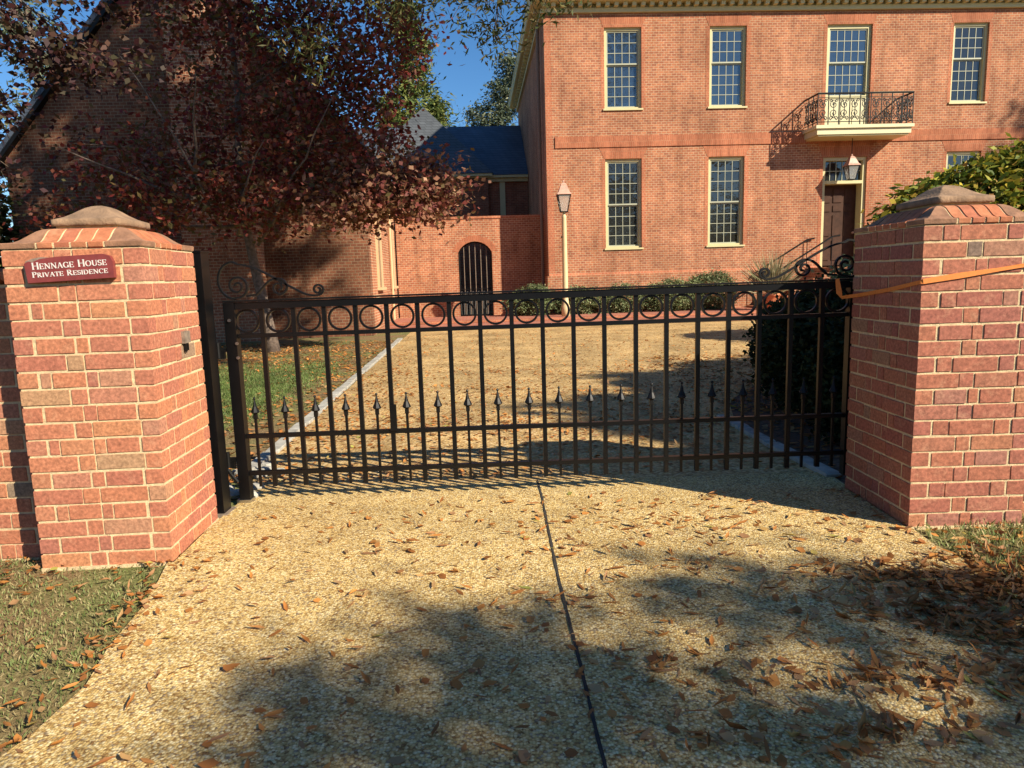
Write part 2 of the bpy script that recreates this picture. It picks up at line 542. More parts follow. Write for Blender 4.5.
# ------------------------------------------------------------------ leaves
def leaves_np(pos, L, W, droop=0.3, curl=0.0, flat=False, dirs=None):
    n = len(pos)
    if dirs is None:
        d = rng.normal(size=(n, 3))
        if flat:
            d[:, 2] *= 0.12
        else:
            d[:, 2] = d[:, 2] * 0.6 - droop
    else:
        d = dirs
    d /= np.linalg.norm(d, axis=1, keepdims=True)
    r = rng.normal(size=(n, 3))
    if flat:
        r = np.stack([-d[:, 1], d[:, 0], rng.normal(size=n) * 0.35], 1)
    s = np.cross(d, r) if not flat else r
    s /= np.linalg.norm(s, axis=1, keepdims=True) + 1e-9
    nn = np.cross(d, s)
    Ls = (L * rng.uniform(0.6, 1.25, n))[:, None]
    Ws = (W * rng.uniform(0.6, 1.25, n))[:, None]
    if curl > 0:
        cu = (curl * rng.uniform(-0.3, 1.0, n))[:, None] * Ls
        up = nn * np.sign(nn[:, 2:3] + 1e-6)
        a = pos
        b1 = pos + d * Ls * 0.35 + s * Ws * 0.5 + up * cu * 0.35
        b2 = pos + d * Ls * 0.35 - s * Ws * 0.5 + up * cu * 0.5
        c1 = pos + d * Ls * 0.72 + s * Ws * 0.35 + up * cu * 0.5
        c2 = pos + d * Ls * 0.72 - s * Ws * 0.35 + up * cu * 0.2
        m1 = pos + d * Ls * 0.36
        t = pos + d * Ls + up * cu * 0.9
        V = np.stack([a, b1, m1, b2, c1, pos + d * Ls * 0.7 + up * cu * 0.1, c2, t], 1).reshape(-1, 3)
        k = np.arange(n)[:, None] * 8
        F = np.concatenate([k + np.array([[0, 1, 2, 2]])], 0) if False else None
        F = np.concatenate([k + np.array([0, 1, 4, 2]), k + np.array([0, 2, 6, 3]), k + np.array([2, 4, 7, 5]), k + np.array([2, 5, 7, 6])], 0)
        return V, F
    a = pos
    b = pos + d * Ls * 0.45 + s * Ws * 0.5
    c = pos + d * Ls + nn * Ls * 0.08
    e = pos + d * Ls * 0.45 - s * Ws * 0.5
    V = np.stack([a, b, c, e], 1).reshape(-1, 3)
    F = np.arange(4 * n).reshape(n, 4)
    return V, F


def clump_points(blobs, per_clump=26, spread=0.22, shell=0.45):
    P = []
    centres = []
    for (cx, cy, cz, rx, ry, rz, n) in blobs:
        k = max(1, int(n / per_clump))
        d = rng.normal(size=(k, 3))
        d /= np.linalg.norm(d, axis=1, keepdims=True)
        rad = shell + (1 - shell) * rng.uniform(0, 1, (k, 1)) ** 0.7
        c = np.array([cx, cy, cz]) + d * rad * np.array([rx, ry, rz])
        centres.append(c)
        q = np.repeat(c, per_clump, 0)
        sp = np.repeat(rng.uniform(0.5, 1.4, (k, 1)), per_clump, 0) * spread
        off = rng.normal(size=q.shape) * sp
        off[:, 2] *= 0.6
        P.append(q + off)
    return np.concatenate(P), centres


def limb(mb, p0, p1, r0, r1, sag=0.1, n=7, seg=6):
    p0, p1 = Vector(p0), Vector(p1)
    L = (p1 - p0).length
    a = Vector((random.uniform(-1, 1), random.uniform(-1, 1), random.uniform(-0.3, 1))) * L * sag
    pts = []
    for i in range(seg + 1):
        t = i / seg
        j = Vector((random.uniform(-1, 1), random.uniform(-1, 1), random.uniform(-1, 1))) * L * 0.012
        pts.append(p0.lerp(p1, t) + a * 4 * t * (1 - t) * 0.5 + (j if 0 < i < seg else Vector()))
    mb.tube(pts, [r0 + (r1 - r0) * i / seg for i in range(seg + 1)], n)
    return pts


def make_tree(name, label, cat, base, trunk, r0, blobs, leafm, barkm, L, W, group=None, per_clump=26, spread=0.22, shell=0.45,
              twigs=5, droop=0.3, extra=None, twig_r=0.012, extra_branches=(), limb_r=9.0, esize=None):
    """trunk: list of world points (x,y,z); blobs world coords"""
    root = empty(name, base)
    tag(root, label, cat, group)
    B = Vector(base)
    mb = MB()
    pts = [Vector(p) - B for p in trunk]
    n = len(pts)
    rr = [r0 * (1.35 if i == 0 else 1 - 0.65 * i / (n - 1)) for i in range(n)]
    mb.tube(pts, rr, 10)
    mb.build('trunk', barkm, root, True)
    br = MB()
    P, cents = clump_points(blobs, per_clump, spread, shell)
    for bl, cs in zip(blobs, cents):
        c = Vector(bl[:3]) - B
        # start low on the trunk relative to the blob
        best = min(range(n // 3, n), key=lambda i: (pts[i] - c).length + 0.8 * max(0, pts[i].z - c.z) * (limb_r > 1))
        st = pts[best]
        rs = min(max(rr[best] * 0.5, 0.012), limb_r)
        lp = limb(br, st, c, rs, rs * 0.4, 0.08, 7)
        idx = list(range(len(cs)))
        random.shuffle(idx)
        for i in idx[:twigs]:
            s = random.choice(lp[3:])
            limb(br, s, Vector(cs[i]) - B, rs * 0.3, twig_r * 0.5, 0.08, 5, 4)
    for p0, p1, ra, rb in extra_branches:
        limb(br, Vector(p0) - B, Vector(p1) - B, ra, rb, 0.1, 6, 7)
    br.build('limbs', barkm, root, True)
    V, F = leaves_np(P - np.array(B), L, W, droop)
    np_mesh('crown', V, F, leafm, root)
    if extra:
        P2, _ = clump_points(extra[0], per_clump, spread, shell)
        V, F = leaves_np(P2 - np.array(B), *(esize or (L, W)), droop)
        np_mesh('crown', V, F, extra[1], root)
    return root


def make_bush(name, label, cat, base, blobs, leafm, L, W, group=None, per_clump=20, spread=0.06, shell=0.6, dirs_up=False, stems=6, barkm=None):
    root = empty(name, base)
    tag(root, label, cat, group)
    B = np.array(base, dtype=float)
    P, cents = clump_points(blobs, per_clump, spread, shell)
    P[:, 2] = np.maximum(P[:, 2], B[2] + 0.02)
    V, F = leaves_np(P - B, L, W, -0.2 if dirs_up else 0.1)
    np_mesh('foliage', V, F, leafm, root)
    mb = MB()
    for bl, cs in zip(blobs, cents):
        for i in range(min(stems, len(cs))):
            p = Vector(cs[i]) - Vector(base)
            p0 = (Vector((bl[0], bl[1], base[2])) - Vector(base)) * .35 + Vector((random.uniform(-.1, .1), random.uniform(-.1, .1), 0))
            limb(mb, p0, p, 0.02, 0.006, 0.05, 5, 3)
    mb.build('stems', barkm or M['bark'], root, True)
    return root


# ------------------------------------------------------------------ world, sun, camera
w = bpy.data.worlds.new('World')
scn.world = w
w.use_nodes = True
nt = w.node_tree
bg = nt.nodes.get('Background')
sky = nt.nodes.new('ShaderNodeTexSky')
sky.sky_type = 'NISHITA'
sky.sun_disc = False
sd = SUN.normalized()
el = math.asin(sd.z)
az = math.atan2(sd.x, sd.y)
sky.sun_elevation = el
sky.sun_rotation = az
sky.altitude = 900
sky.air_density = 1.0
sky.dust_density = 0.2
sky.ozone_density = 4.0
hs = nt.nodes.new('ShaderNodeHueSaturation')
hs.inputs['Saturation'].default_value = 1.2
hs.inputs['Value'].default_value = 1.2
nt.links.new(sky.outputs[0], hs.inputs['Color'])
nt.links.new(hs.outputs[0], bg.inputs['Color'])
bg.inputs['Strength'].default_value = 0.062

sl = bpy.data.lights.new('sun', 'SUN')
sl.energy = 4.9
sl.angle = math.radians(0.53)
sl.color = (1.0, 0.90, 0.73)
so = bpy.data.objects.new('sun', sl)
COL.objects.link(so)
so.rotation_euler = (-sd).to_track_quat('-Z', 'Y').to_euler()
so.location = (20, -15, 18)

cd = bpy.data.cameras.new('camera')
cam = bpy.data.objects.new('camera', cd)
COL.objects.link(cam)
cd.sensor_width = 36
cd.lens = 710 / 1024 * 36
cd.clip_start = 0.05
cd.clip_end = 3000
P_ = math.atan(106 / 710)
R_ = 0.03
fw = Vector((0, math.cos(P_), -math.sin(P_)))
r1 = Vector((1, 0, 0))
u1 = r1.cross(fw)
r2 = r1 * math.cos(R_) - u1 * math.sin(R_)
u2 = u1 * math.cos(R_) + r1 * math.sin(R_)
m3 = Matrix((r2, u2, -fw)).transposed()
cam.matrix_world = Matrix.Translation((0, 0, 1.4)) @ m3.to_4x4()
scn.camera = cam
scn.view_settings.view_transform = 'Standard'
scn.view_settings.look = 'None'
scn.view_settings.exposure = 0.9
scn.view_settings.gamma = 1

# ------------------------------------------------------------------ ground
g = MB()
xs = [-600, -60, -20, 0, 20, 60, 600]
ys = [-300, -30, 0, 10, 30, 100, 900]
for y in ys:
    for x in xs:
        g.v.append((x, y, -0.005))
for j in range(6):
    for i in range(6):
        a = j * 7 + i
        g.f.append((a, a + 1, a + 8, a + 7))
tag(g.build('ground', M['soil']), kind='structure')


def sheet(name, pts, z, mat):
    mb = MB()
    mb.v = [(x, y, z) for x, y in pts]
    mb.f = [tuple(range(len(pts)))]
    o = mb.build(name, mat)
    tag(o, kind='structure')
    return o


ci, si = math.cos(YAW), math.sin(YAW)
drv_l = [(-1.795, 4.75), (-1.79, 3.46), (-1.73, 3.25), (-1.66, 2.95), (-1.62, 2.62), (-1.55, 2.35), (-1.56, 2.06), (-1.75, 1.4), (-2.3, 0.2), (-3.2, -1.5)]
drv_r = [(3.6, -1.5), (3.0, 0.2), (2.5, 1.6), (2.3, 2.4), (2.16, 2.95), (2.1, 3.4), (2.12, 3.66), (2.15, 4.75)]
sheet('driveway', drv_l + drv_r, 0.012, M['aggregate'])
road = [(-40, -1.5), (-40, -8), (40, -8), (40, -1.5)]
asph = simple_mat('asphalt', (0.06, 0.06, 0.06), 0.9, 0.2, 30, bmp=0.5)
sheet('road', road, 0.004, asph)
grv = [(-1.85, 4.70), (-1.95, 5.3), (-2.62, 17.1), (-2.75, 19.6), (3, 19.9), (14, 20.5), (15, 15), (9.5, 12.6), (6, 11.2), (3.4, 9.3), (2.35, 7.6), (2.1, 6.6),
       (2.2, 4.70)]
sheet('gravel_court', grv, 0.006, M['gravel'])
mulch = [(2.15, 4.3), (2.1, 6.6), (2.35, 7.6), (3.4, 9.3), (6, 11.2), (9.5, 12.6), (12, 12), (12, 4.3)]
sheet('shrub_bed', mulch, 0.001, M['mulch'])
mb = MB()
jp = [(0.155, 4.75), (0.17, 4.4), (0.178, 3.8), (0.19, 3.1), (0.212, 2.5), (0.232, 1.85), (0.25, 0.8), (0.27, -1.5)]
jy = np.linspace(4.75, -1.5, 120)
jp = list(zip(np.interp(-jy, [-p[1] for p in jp], [p[0] for p in jp]).tolist(), jy.tolist()))
for (x, y) in jp:
    mb.v += [(x - 0.005 + random.uniform(-.003, .001), y, 0.016), (x + 0.005 + random.uniform(-.001, .003), y, 0.016)]
mb.f = [(2 * i, 2 * i + 1, 2 * i + 3, 2 * i + 2) for i in range(len(jp) - 1)]
tag(mb.build('driveway_joint', M['joint']), kind='structure')


# stone edging, one thing each, cut in short blocks
def edging(name, label, pts, wid, hgt, mat):
    mb = MB()
    P = [Vector((x, y, 0)) for x, y in pts]
    for a, b in zip(P[:-1], P[1:]):
        L = (b - a).length
        n = max(1, int(L / 0.55))
        d = (b - a).normalized()
        s = Vector((d.y, -d.x, 0))
        for i in range(n):
            p = a + d * (L * i / n + 0.008)
            q = a + d * (L * (i + 1) / n - 0.008)
            o = s * random.uniform(-0.012, 0.012)
            h = hgt + random.uniform(-0.008, 0.008)
            wv = s * (wid / 2 * random.uniform(0.9, 1.1))
            c = [p - wv + o, q - wv + o, q + wv + o, p + wv + o]
            mb.rings([[(v.x, v.y, 0) for v in c], [(v.x, v.y, h - 0.008) for v in c],
                      [tuple((v + ((p + q) / 2 - v) * 0.06).xy) + (h,) for v in c]])
    o = mb.build(name, mat)
    return tag(o, label, 'edging')


edging('stone_edging', 'pale stone edging dividing the left lawn from the golden gravel', [(-2.0, 5.2), (-2.32, 10.5), (-2.68, 17.3)], 0.105, 0.035, M['curb'])
edging('stone_edging', 'shaded pale stone edging behind the right brick pillar', [(2.16, 4.62), (2.08, 5.6), (2.02, 6.75)], 0.10, 0.03, M['curb'])
mb = MB()
for i in range(34):
    x, y = random.uniform(-2.15, -1.72), random.uniform(4.55, 5.35)
    s = random.uniform(0.03, 0.075)
    a = random.random() * 6
    ring = lambda k, z: [(x + s * k * random.uniform(.8, 1.1) * math.cos(a + t * PI / 3), y + s * k * random.uniform(.7, 1.1) * math.sin(a + t * PI / 3), z) for t in range(6)]
    mb.rings([ring(1, 0.0), ring(1, s * .4), ring(.6, s * .75)])
tag(mb.build('white_stones', M['curb']), 'scattered pale stones at the foot of the left gatepost', 'stones', kind='stuff')


# ------------------------------------------------------------------ brick pillars
CH = 0.0843          # course height
ST, HD, JT = 0.226, 0.080, 0.0108


def fill(a, b, pattern):
    """split a..b into bricks following the pattern, scaled to fit exactly"""
    L = b - a
    seq = []
    t = 0
    i = 0
    while t < L - 0.04:
        w_ = pattern[i % len(pattern)]
        seq.append(w_)
        t += w_
        i += 1
    k = L / t
    out = []
    x = a
    for w_ in seq:
        out.append((x + JT * 0.5, x + w_ * k - JT * 0.5))
        x += w_ * k
    return out


def brick_block(mbk, x0, x1, y0, y1, rows, z0=0.0, phase=0, skip=()):
    """bricks on the four faces of a block, headers and stretchers alternating, corners interlocked"""
    D = 0.10
    for r in range(rows):
        za = z0 + r * CH + JT * 0.5
        zb = z0 + (r + 1) * CH - JT * 0.5
        even = (r + phase) % 2 == 0
        if even:
            for (a, b) in fill(x0, x1, (ST, HD)):
                if 'f' not in skip:
                    mbk.jbox(a - (JT * .5 if a - x0 < JT else 0), b + (JT * .5 if x1 - b < JT else 0), y0, y0 + D - JT, za, zb)
                if 'b' not in skip:
                    mbk.jbox(a - (JT * .5 if a - x0 < JT else 0), b + (JT * .5 if x1 - b < JT else 0), y1 - D + JT, y1, za, zb)
            for (a, b) in fill(y0 + D, y1 - D, (ST, HD)):
                mbk.jbox(x0, x0 + D - JT, a, b, za, zb)
                mbk.jbox(x1 - D + JT, x1, a, b, za, zb)
        else:
            for (a, b) in fill(y0, y1, (ST, HD)):
                mbk.jbox(x0, x0 + D - JT, a - (JT * .5 if a - y0 < JT else 0), b + (JT * .5 if y1 - b < JT else 0), za, zb)
                mbk.jbox(x1 - D + JT, x1, a - (JT * .5 if a - y0 < JT else 0), b + (JT * .5 if y1 - b < JT else 0), za, zb)
            for (a, b) in fill(x0 + D, x1 - D, (HD, ST) if (r // 2) % 2 else (ST, HD)):
                if 'f' not in skip:
                    mbk.jbox(a, b, y0, y0 + D - JT, za, zb)
                if 'b' not in skip:
                    mbk.jbox(a, b, y1 - D + JT, y1, za, zb)


def ogee(n=9, ins=0.165, h=0.10):
    """(inset, height) pairs of the moulded coping"""
    out = [(-0.004, 0.0), (-0.006, 0.022)]
    for i in range(n + 1):
        t = i / n
        s = t * t * (3 - 2 * t)
        out.append((ins * t, 0.026 + (h - 0.026) * (t + 0.16 * math.sin(2 * PI * (t - 0.5)) * 1.0)))
    return out


def pillar(name, label, x0, x1, y0, y1, bm, phase):
    root = empty(name, ((x0 + x1) / 2, (y0 + y1) / 2, 0))
    tag(root, label, 'brick pillar')
    W, Dp = (x1 - x0) / 2, (y1 - y0) / 2
    rows = 19
    H = rows * CH
    core = MB().box(-W + 0.0045, W - 0.0045, -Dp + 0.0045, Dp - 0.0045, -0.05, H)
    core.box(-W - 0.006, W + 0.006, -Dp - 0.006, Dp + 0.006, -0.05, 0.012)
    core.build('mortar', M['mortar'], root)
    mbk = MB()
    brick_block(mbk, -W, W, -Dp, Dp, rows, 0.0, phase)
    mbk.build('brickwork', bm, root)
    # moulded coping
    pr = ogee()
    IN = 0.165
    cm = MB()
    cm.rings([[(sx * (W - i - 0.003), sy * (Dp - i - 0.003), H + h + 0.0035) for sx, sy in ((-1, -1), (1, -1), (1, 1), (-1, 1))]
              for k, (i, h) in enumerate(pr)])
    cm.build('coping_mortar', M['mortar'], root)
    cb = MB()
    zb = H + JT * 0.6
    for sgn in (-1, 1):
        for axis in (0, 1):
            A, Bq = (W, Dp) if axis == 0 else (Dp, W)
            n = max(3, round((2 * A - 2 * IN) / 0.075))
            for k in range(n):
                a = -A + IN + (2 * A - 2 * IN) * k / n + 0.0055
                b = -A + IN + (2 * A - 2 * IN) * (k + 1) / n - 0.0055
                j = random.uniform(-0.002, 0.002)
                rings = []
                for (i, h) in pr:
                    o_ = Bq - i + j
                    q = 0.10
                    inner = Bq - i - 0.03 if i < IN - 0.035 else Bq - IN - 0.0
                    inner = min(inner, o_ - 0.004)
                    if axis == 0:
                        rings.append([(a, sgn * o_, zb + h), (b, sgn * o_, zb + h), (b, sgn * inner, zb + h - 0.02), (a, sgn * inner, zb + h - 0.02)])
                    else:
                        rings.append([(sgn * o_, a, zb + h), (sgn * o_, b, zb + h), (sgn * inner, b, zb + h - 0.02), (sgn * inner, a, zb + h - 0.02)])
                cb.rings(rings)
    cb.build('coping_bricks', M['cap_brick'], root)
    cc = MB()
    for sx in (-1, 1):
        for sy in (-1, 1):
            rings = []
            e = IN - 0.006
            for (i, h) in pr:
                i2 = min(i, e - 0.003)
                rings.append([(sx * (W - i2), sy * (Dp - i2), zb + h), (sx * (W - e), sy * (Dp - i2), zb + h), (sx * (W - e), sy * (Dp - e), zb + h),
                              (sx * (W - i2), sy * (Dp - e), zb + h)])
            cc.rings(rings)
    cc.build('coping_corner', M['cap_corner'], root)
    # finial stone
    zt = zb + 0.10
    fw_, fd = W - IN + 0.012, Dp - IN + 0.012
    fm = MB().box(-fw_ + 0.02, fw_ - 0.02, -fd + 0.02, fd - 0.02, zt - 0.02, zt + 0.013)
    fm.build('finial_bed', M['mortar'], root)
    prof = [(0.0, 0.0), (-0.004, 0.012), (0.0, 0.032), (0.10, 0.038), (0.25, 0.048), (0.42, 0.066), (0.56, 0.084), (0.68, 0.098), (0.80, 0.107), (0.93, 0.112)]
    fs = MB()
    rings = []
    for t, h in prof:
        a, b = fw_ * (1 - t), fd * (1 - t)
        rr = 0.12 * min(a, b)
        ring = []
        for cx, cy, a0 in ((a - rr, b - rr, 0), (-a + rr, b - rr, 90), (-a + rr, -b + rr, 180), (a - rr, -b + rr, 270)):
            for k in range(4):
                an = math.radians(a0 + 30 * k)
                ring.append((cx + rr * math.cos(an), cy + rr * math.sin(an), zt + 0.013 + h))
        rings.append(ring)
    fs.rings(rings)
    fs.build('finial_stone', M['cap_stone'], root, True)
    return root


PL = pillar('brick_pillar', 'red brick gate pillar with a maroon plaque and moulded cap left of the gate', -2.43, -1.787, 3.46, 4.13, M['pier_brick'], 0)
PL.rotation_euler = (0, 0, math.radians(3.5))
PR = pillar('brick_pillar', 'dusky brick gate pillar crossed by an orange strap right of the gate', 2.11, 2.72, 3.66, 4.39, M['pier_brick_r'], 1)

# low brick walls running away from the pillars
for (name, lab, x0, x1, y0, y1, bm) in (
        ('brick_wall', 'brick garden wall set back behind the left pillar', -6.2, -2.435, 3.60, 3.95, M['pier_brick']),
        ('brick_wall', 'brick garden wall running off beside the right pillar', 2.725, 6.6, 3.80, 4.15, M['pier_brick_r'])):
    root = empty(name, (x0, (y0 + y1) / 2, 0))
    tag(root, lab, 'wall')
    d = (y1 - y0) / 2
    L = x1 - x0
    MB().box(0, L, -d + 0.0045, d - 0.0045, -0.05, 17 * CH + 0.01).build('mortar', M['mortar'], root)
    mbk = MB()
    brick_block(mbk, 0.001, L - 0.001, -d, d, 17)
    mbk.build('brickwork', bm, root)
    mc = MB()
    for (a, b) in fill(0, L, (0.09,)):
        mc.jbox(a, b, -d - 0.03, d + 0.03, 17 * CH + 0.012, 17 * CH + 0.09, 0.002, 0.02)
    mc.build('coping', M['cap_brick'], root)

# rusty bracket on the left pillar
t = empty('wall_bracket', (-1.792, 3.90, 1.13))
tag(t, 'small rusty metal bracket on the inner face of the left pillar', 'bracket')
MB().box(0, 0.02, -0.035, 0.035, -0.03, 0.035).build('plate', M['rust'], t)
m_ = MB().box(0.004, 0.018, -0.022, -0.008, -0.075, -0.031)
m_.box(0.004, 0.018, -0.001, 0.012, -0.07, -0.031)
m_.build('hook', M['blackw'], t)

# ------------------------------------------------------------------ plaque
sg = empty('plaque', (-2.09, 3.447, 1.508))
sg.rotation_euler = (0, math.radians(-2.2), math.radians(3.5))
tag(sg, 'chipped maroon plaque lettered HENNAGE HOUSE PRIVATE RESIDENCE on the left pillar', 'sign')
poly = [(-0.20, -0.057), (0.20, -0.057), (0.203, 0.02), (0.192, 0.046), (0.16, 0.058), (-0.05, 0.058), (-0.13, 0.052), (-0.165, 0.040), (-0.185, 0.044), (-0.205, 0.034),
        (-0.203, 0.0)]
MB().prism_y(poly, -0.014, 0.010).build('board', M['maroon'], sg)
chip = [(-0.207, 0.028), (-0.19, 0.030), (-0.16, 0.041), (-0.12, 0.0535), (-0.09, 0.0565), (-0.13, 0.061), (-0.17, 0.056), (-0.20, 0.046)]
MB().prism_y(chip, -0.006, 0.006).build('chipped_edge', simple_mat('bare_plaque_edge', (0.22, 0.16, 0.12), 0.9, 0.3, 60), sg)

TH, TN = 0.17, 0.075


def seg(p, q, w_):
    (x0, y0), (x1, y1) = p, q
    dx, dy = x1 - x0, y1 - y0
    L = math.hypot(dx, dy)
    nx, ny = -dy / L * w_ / 2, dx / L * w_ / 2
    return [(x0 - nx, y0 - ny), (x1 - nx, y1 - ny), (x1 + nx, y1 + ny), (x0 + nx, y0 + ny)]


def srf(x, y, h=0.13):
    return seg((x - h, y), (x + h, y), 0.06)


def arc(cx, cy, rx, ry, a0, a1, n=8, w0=TN, w1=TH):
    """arc stroke that thickens where it runs vertically"""
    out = []
    pts = [(cx + rx * math.cos(math.radians(a0 + (a1 - a0) * i / n)), cy + ry * math.sin(math.radians(a0 + (a1 - a0) * i / n))) for i in range(n + 1)]
    for i in range(n):
        am = math.radians(a0 + (a1 - a0) * (i + .5) / n)
        out.append(seg(pts[i], pts[i + 1], w0 + (w1 - w0) * abs(math.cos(am))))
    return out


def stem(x, w_=TH):
    return [seg((x, 0), (x, 1), w_), srf(x, 0.03), srf(x, 0.97)]


GL = {
    'H': (0.95, stem(.18) + stem(.77) + [seg((.18, .5), (.77, .5), TN)]),
    'E': (0.78, stem(.18) + [seg((.18, .96), (.68, .96), TN), seg((.18, .5), (.55, .5), TN), seg((.18, .04), (.7, .04), TN), seg((.66, .98), (.66, .78), TN),
                             seg((.55, .6), (.55, .4), TN), seg((.69, .02), (.69, .24), TN)]),
    'N': (0.98, [seg((.18, 0), (.18, 1), TN), seg((.8, 0), (.8, 1), TN), seg((.16, .98), (.82, .02), TH), srf(.18, .03), srf(.15, .97), srf(.8, .97)]),
    'A': (0.92, [seg((.14, .02), (.46, .98), TN), seg((.78, .02), (.46, .98), TH), seg((.25, .36), (.68, .36), TN), srf(.14, .03), srf(.79, .03)]),
    'G': (0.95, arc(.5, .5, .38, .47, 45, 320, 14) + [seg((.8, .05), (.8, .42), TH), srf(.8, .43), seg((.78, .95), (.78, .72), TN)]),
    'O': (0.98, arc(.49, .5, .38, .47, 0, 360, 18)),
    'U': (0.93, [seg((.2, .3), (.2, 1), TH), seg((.75, .3), (.75, 1), TN), srf(.2, .97), srf(.75, .97)] + arc(.475, .32, .275, .3, 180, 360, 9)),
    'S': (0.68, arc(.35, .73, .23, .23, 30, 270, 9) + arc(.35, .27, .24, .24, 90, -150, 9) + [seg((.56, .96), (.56, .76), TN), seg((.12, .04), (.12, .26), TN)]),
    'P': (0.75, stem(.18) + arc(.36, .73, .27, .24, -90, 90, 8) + [seg((.18, .97), (.36, .97), TN), seg((.18, .49), (.36, .49), TN)]),
    'R': (0.88, stem(.18) + arc(.36, .74, .25, .23, -90, 90, 8) + [seg((.18, .97), (.36, .97), TN), seg((.18, .51), (.36, .51), TN), seg((.36, .51), (.76, .02), TH),
                                                              srf(.77, .03, .09)]),
    'I': (0.42, stem(.2)),
    'V': (0.9, [seg((.13, .97), (.46, .02), TH), seg((.79, .97), (.46, .02), TN), srf(.14, .97), srf(.79, .97)]),
    'T': (0.8, [seg((.4, 0), (.4, 1), TH), srf(.4, .03), seg((.06, .96), (.74, .96), TN), seg((.07, .98), (.07, .76), TN), seg((.73, .98), (.73, .76), TN)]),
    'D': (0.95, stem(.18) + arc(.38, .5, .42, .46, -90, 90, 10) + [seg((.18, .96), (.38, .96), TN), seg((.18, .04), (.38, .04), TN)]),
    'C': (0.9, arc(.5, .5, .38, .47, 45, 315, 14) + [seg((.78, .96), (.78, .72), TN)]),
}


def lettering(text, x0, x1, zb, big, small, y):
    sizes = []
    prev = ' '
    for ch in text:
        sizes.append(big if prev == ' ' else small)
        prev = ch
    tot = sum((GL[c][0] if c != ' ' else 0.55) * s for c, s in zip(text, sizes))
    k = (x1 - x0) / tot
    mb = MB()
    x = x0
    for c, s in zip(text, sizes):
        if c == ' ':
            x += 0.55 * s * k
            continue
        wd, polys = GL[c]
        for n_, p in enumerate(polys):
            yy = y - 0.00006 * n_
            mb.prism_y([(x + px * s * k, zb + py * s) for px, py in p], yy - 0.0012, y + 0.002)
        x += wd * s * k
    return mb


lettering('HENNAGE HOUSE', -0.172, 0.176, 0.004, 0.033, 0.0265, -0.0145).build('lettering', M['letter'], sg)
lettering('PRIVATE RESIDENCE', -0.176, 0.176, -0.033, 0.026, 0.0215, -0.0145).build('lettering', M['letter'], sg)

# ------------------------------------------------------------------ driveway gate
gp = empty('gatepost', (-1.85, 4.27, 0))
tag(gp, 'tall square black steel gatepost behind the left brick pillar', 'gatepost')
MB().box(-0.056, 0.056, -0.056, 0.056, 0.018, 1.60).build('tube', M['black'], gp)
MB().box(-0.06, 0.06, -0.06, 0.06, 1.60, 1.612).build('cap', M['black'], gp)
MB().box(-0.08, 0.08, -0.08, 0.08, 0.0, 0.018).build('base_plate', M['rust'], gp)

G = empty('driveway_gate', (0.203, 4.48, 0))
tag(G, 'wide black iron driveway gate with a band of rings and short spear pickets', 'gate')
GX0, GX1 = -1.953, 1.953     # stile centres
TLT = 0.006


def gz(x, z):
    return z + (x + 1.953) * TLT


def gbar(x, z0, z1, w_, name, dy=0.0, parent=G, mat=None):
    o = MB().box(-w_ / 2, w_ / 2, -w_ / 2, w_ / 2, 0, z1 - z0).build(name, mat or M['black'], parent)
    o.location = (x, dy, gz(x, z0))
    return o


gbar(GX0, 0.03, 1.30, 0.068, 'stile')
gbar(GX1, 0.05, 1.29, 0.06, 'stile')


def rail(z0, z1, d):
    mb = MB()
    a, b = GX0 + 0.036, GX1 - 0.032
    mb.rings([[(x, -d, gz(x, z0)), (x, d, gz(x, z0)), (x, d, gz(x, z1)), (x, -d, gz(x, z1))] for x in (a, b)])
    return mb


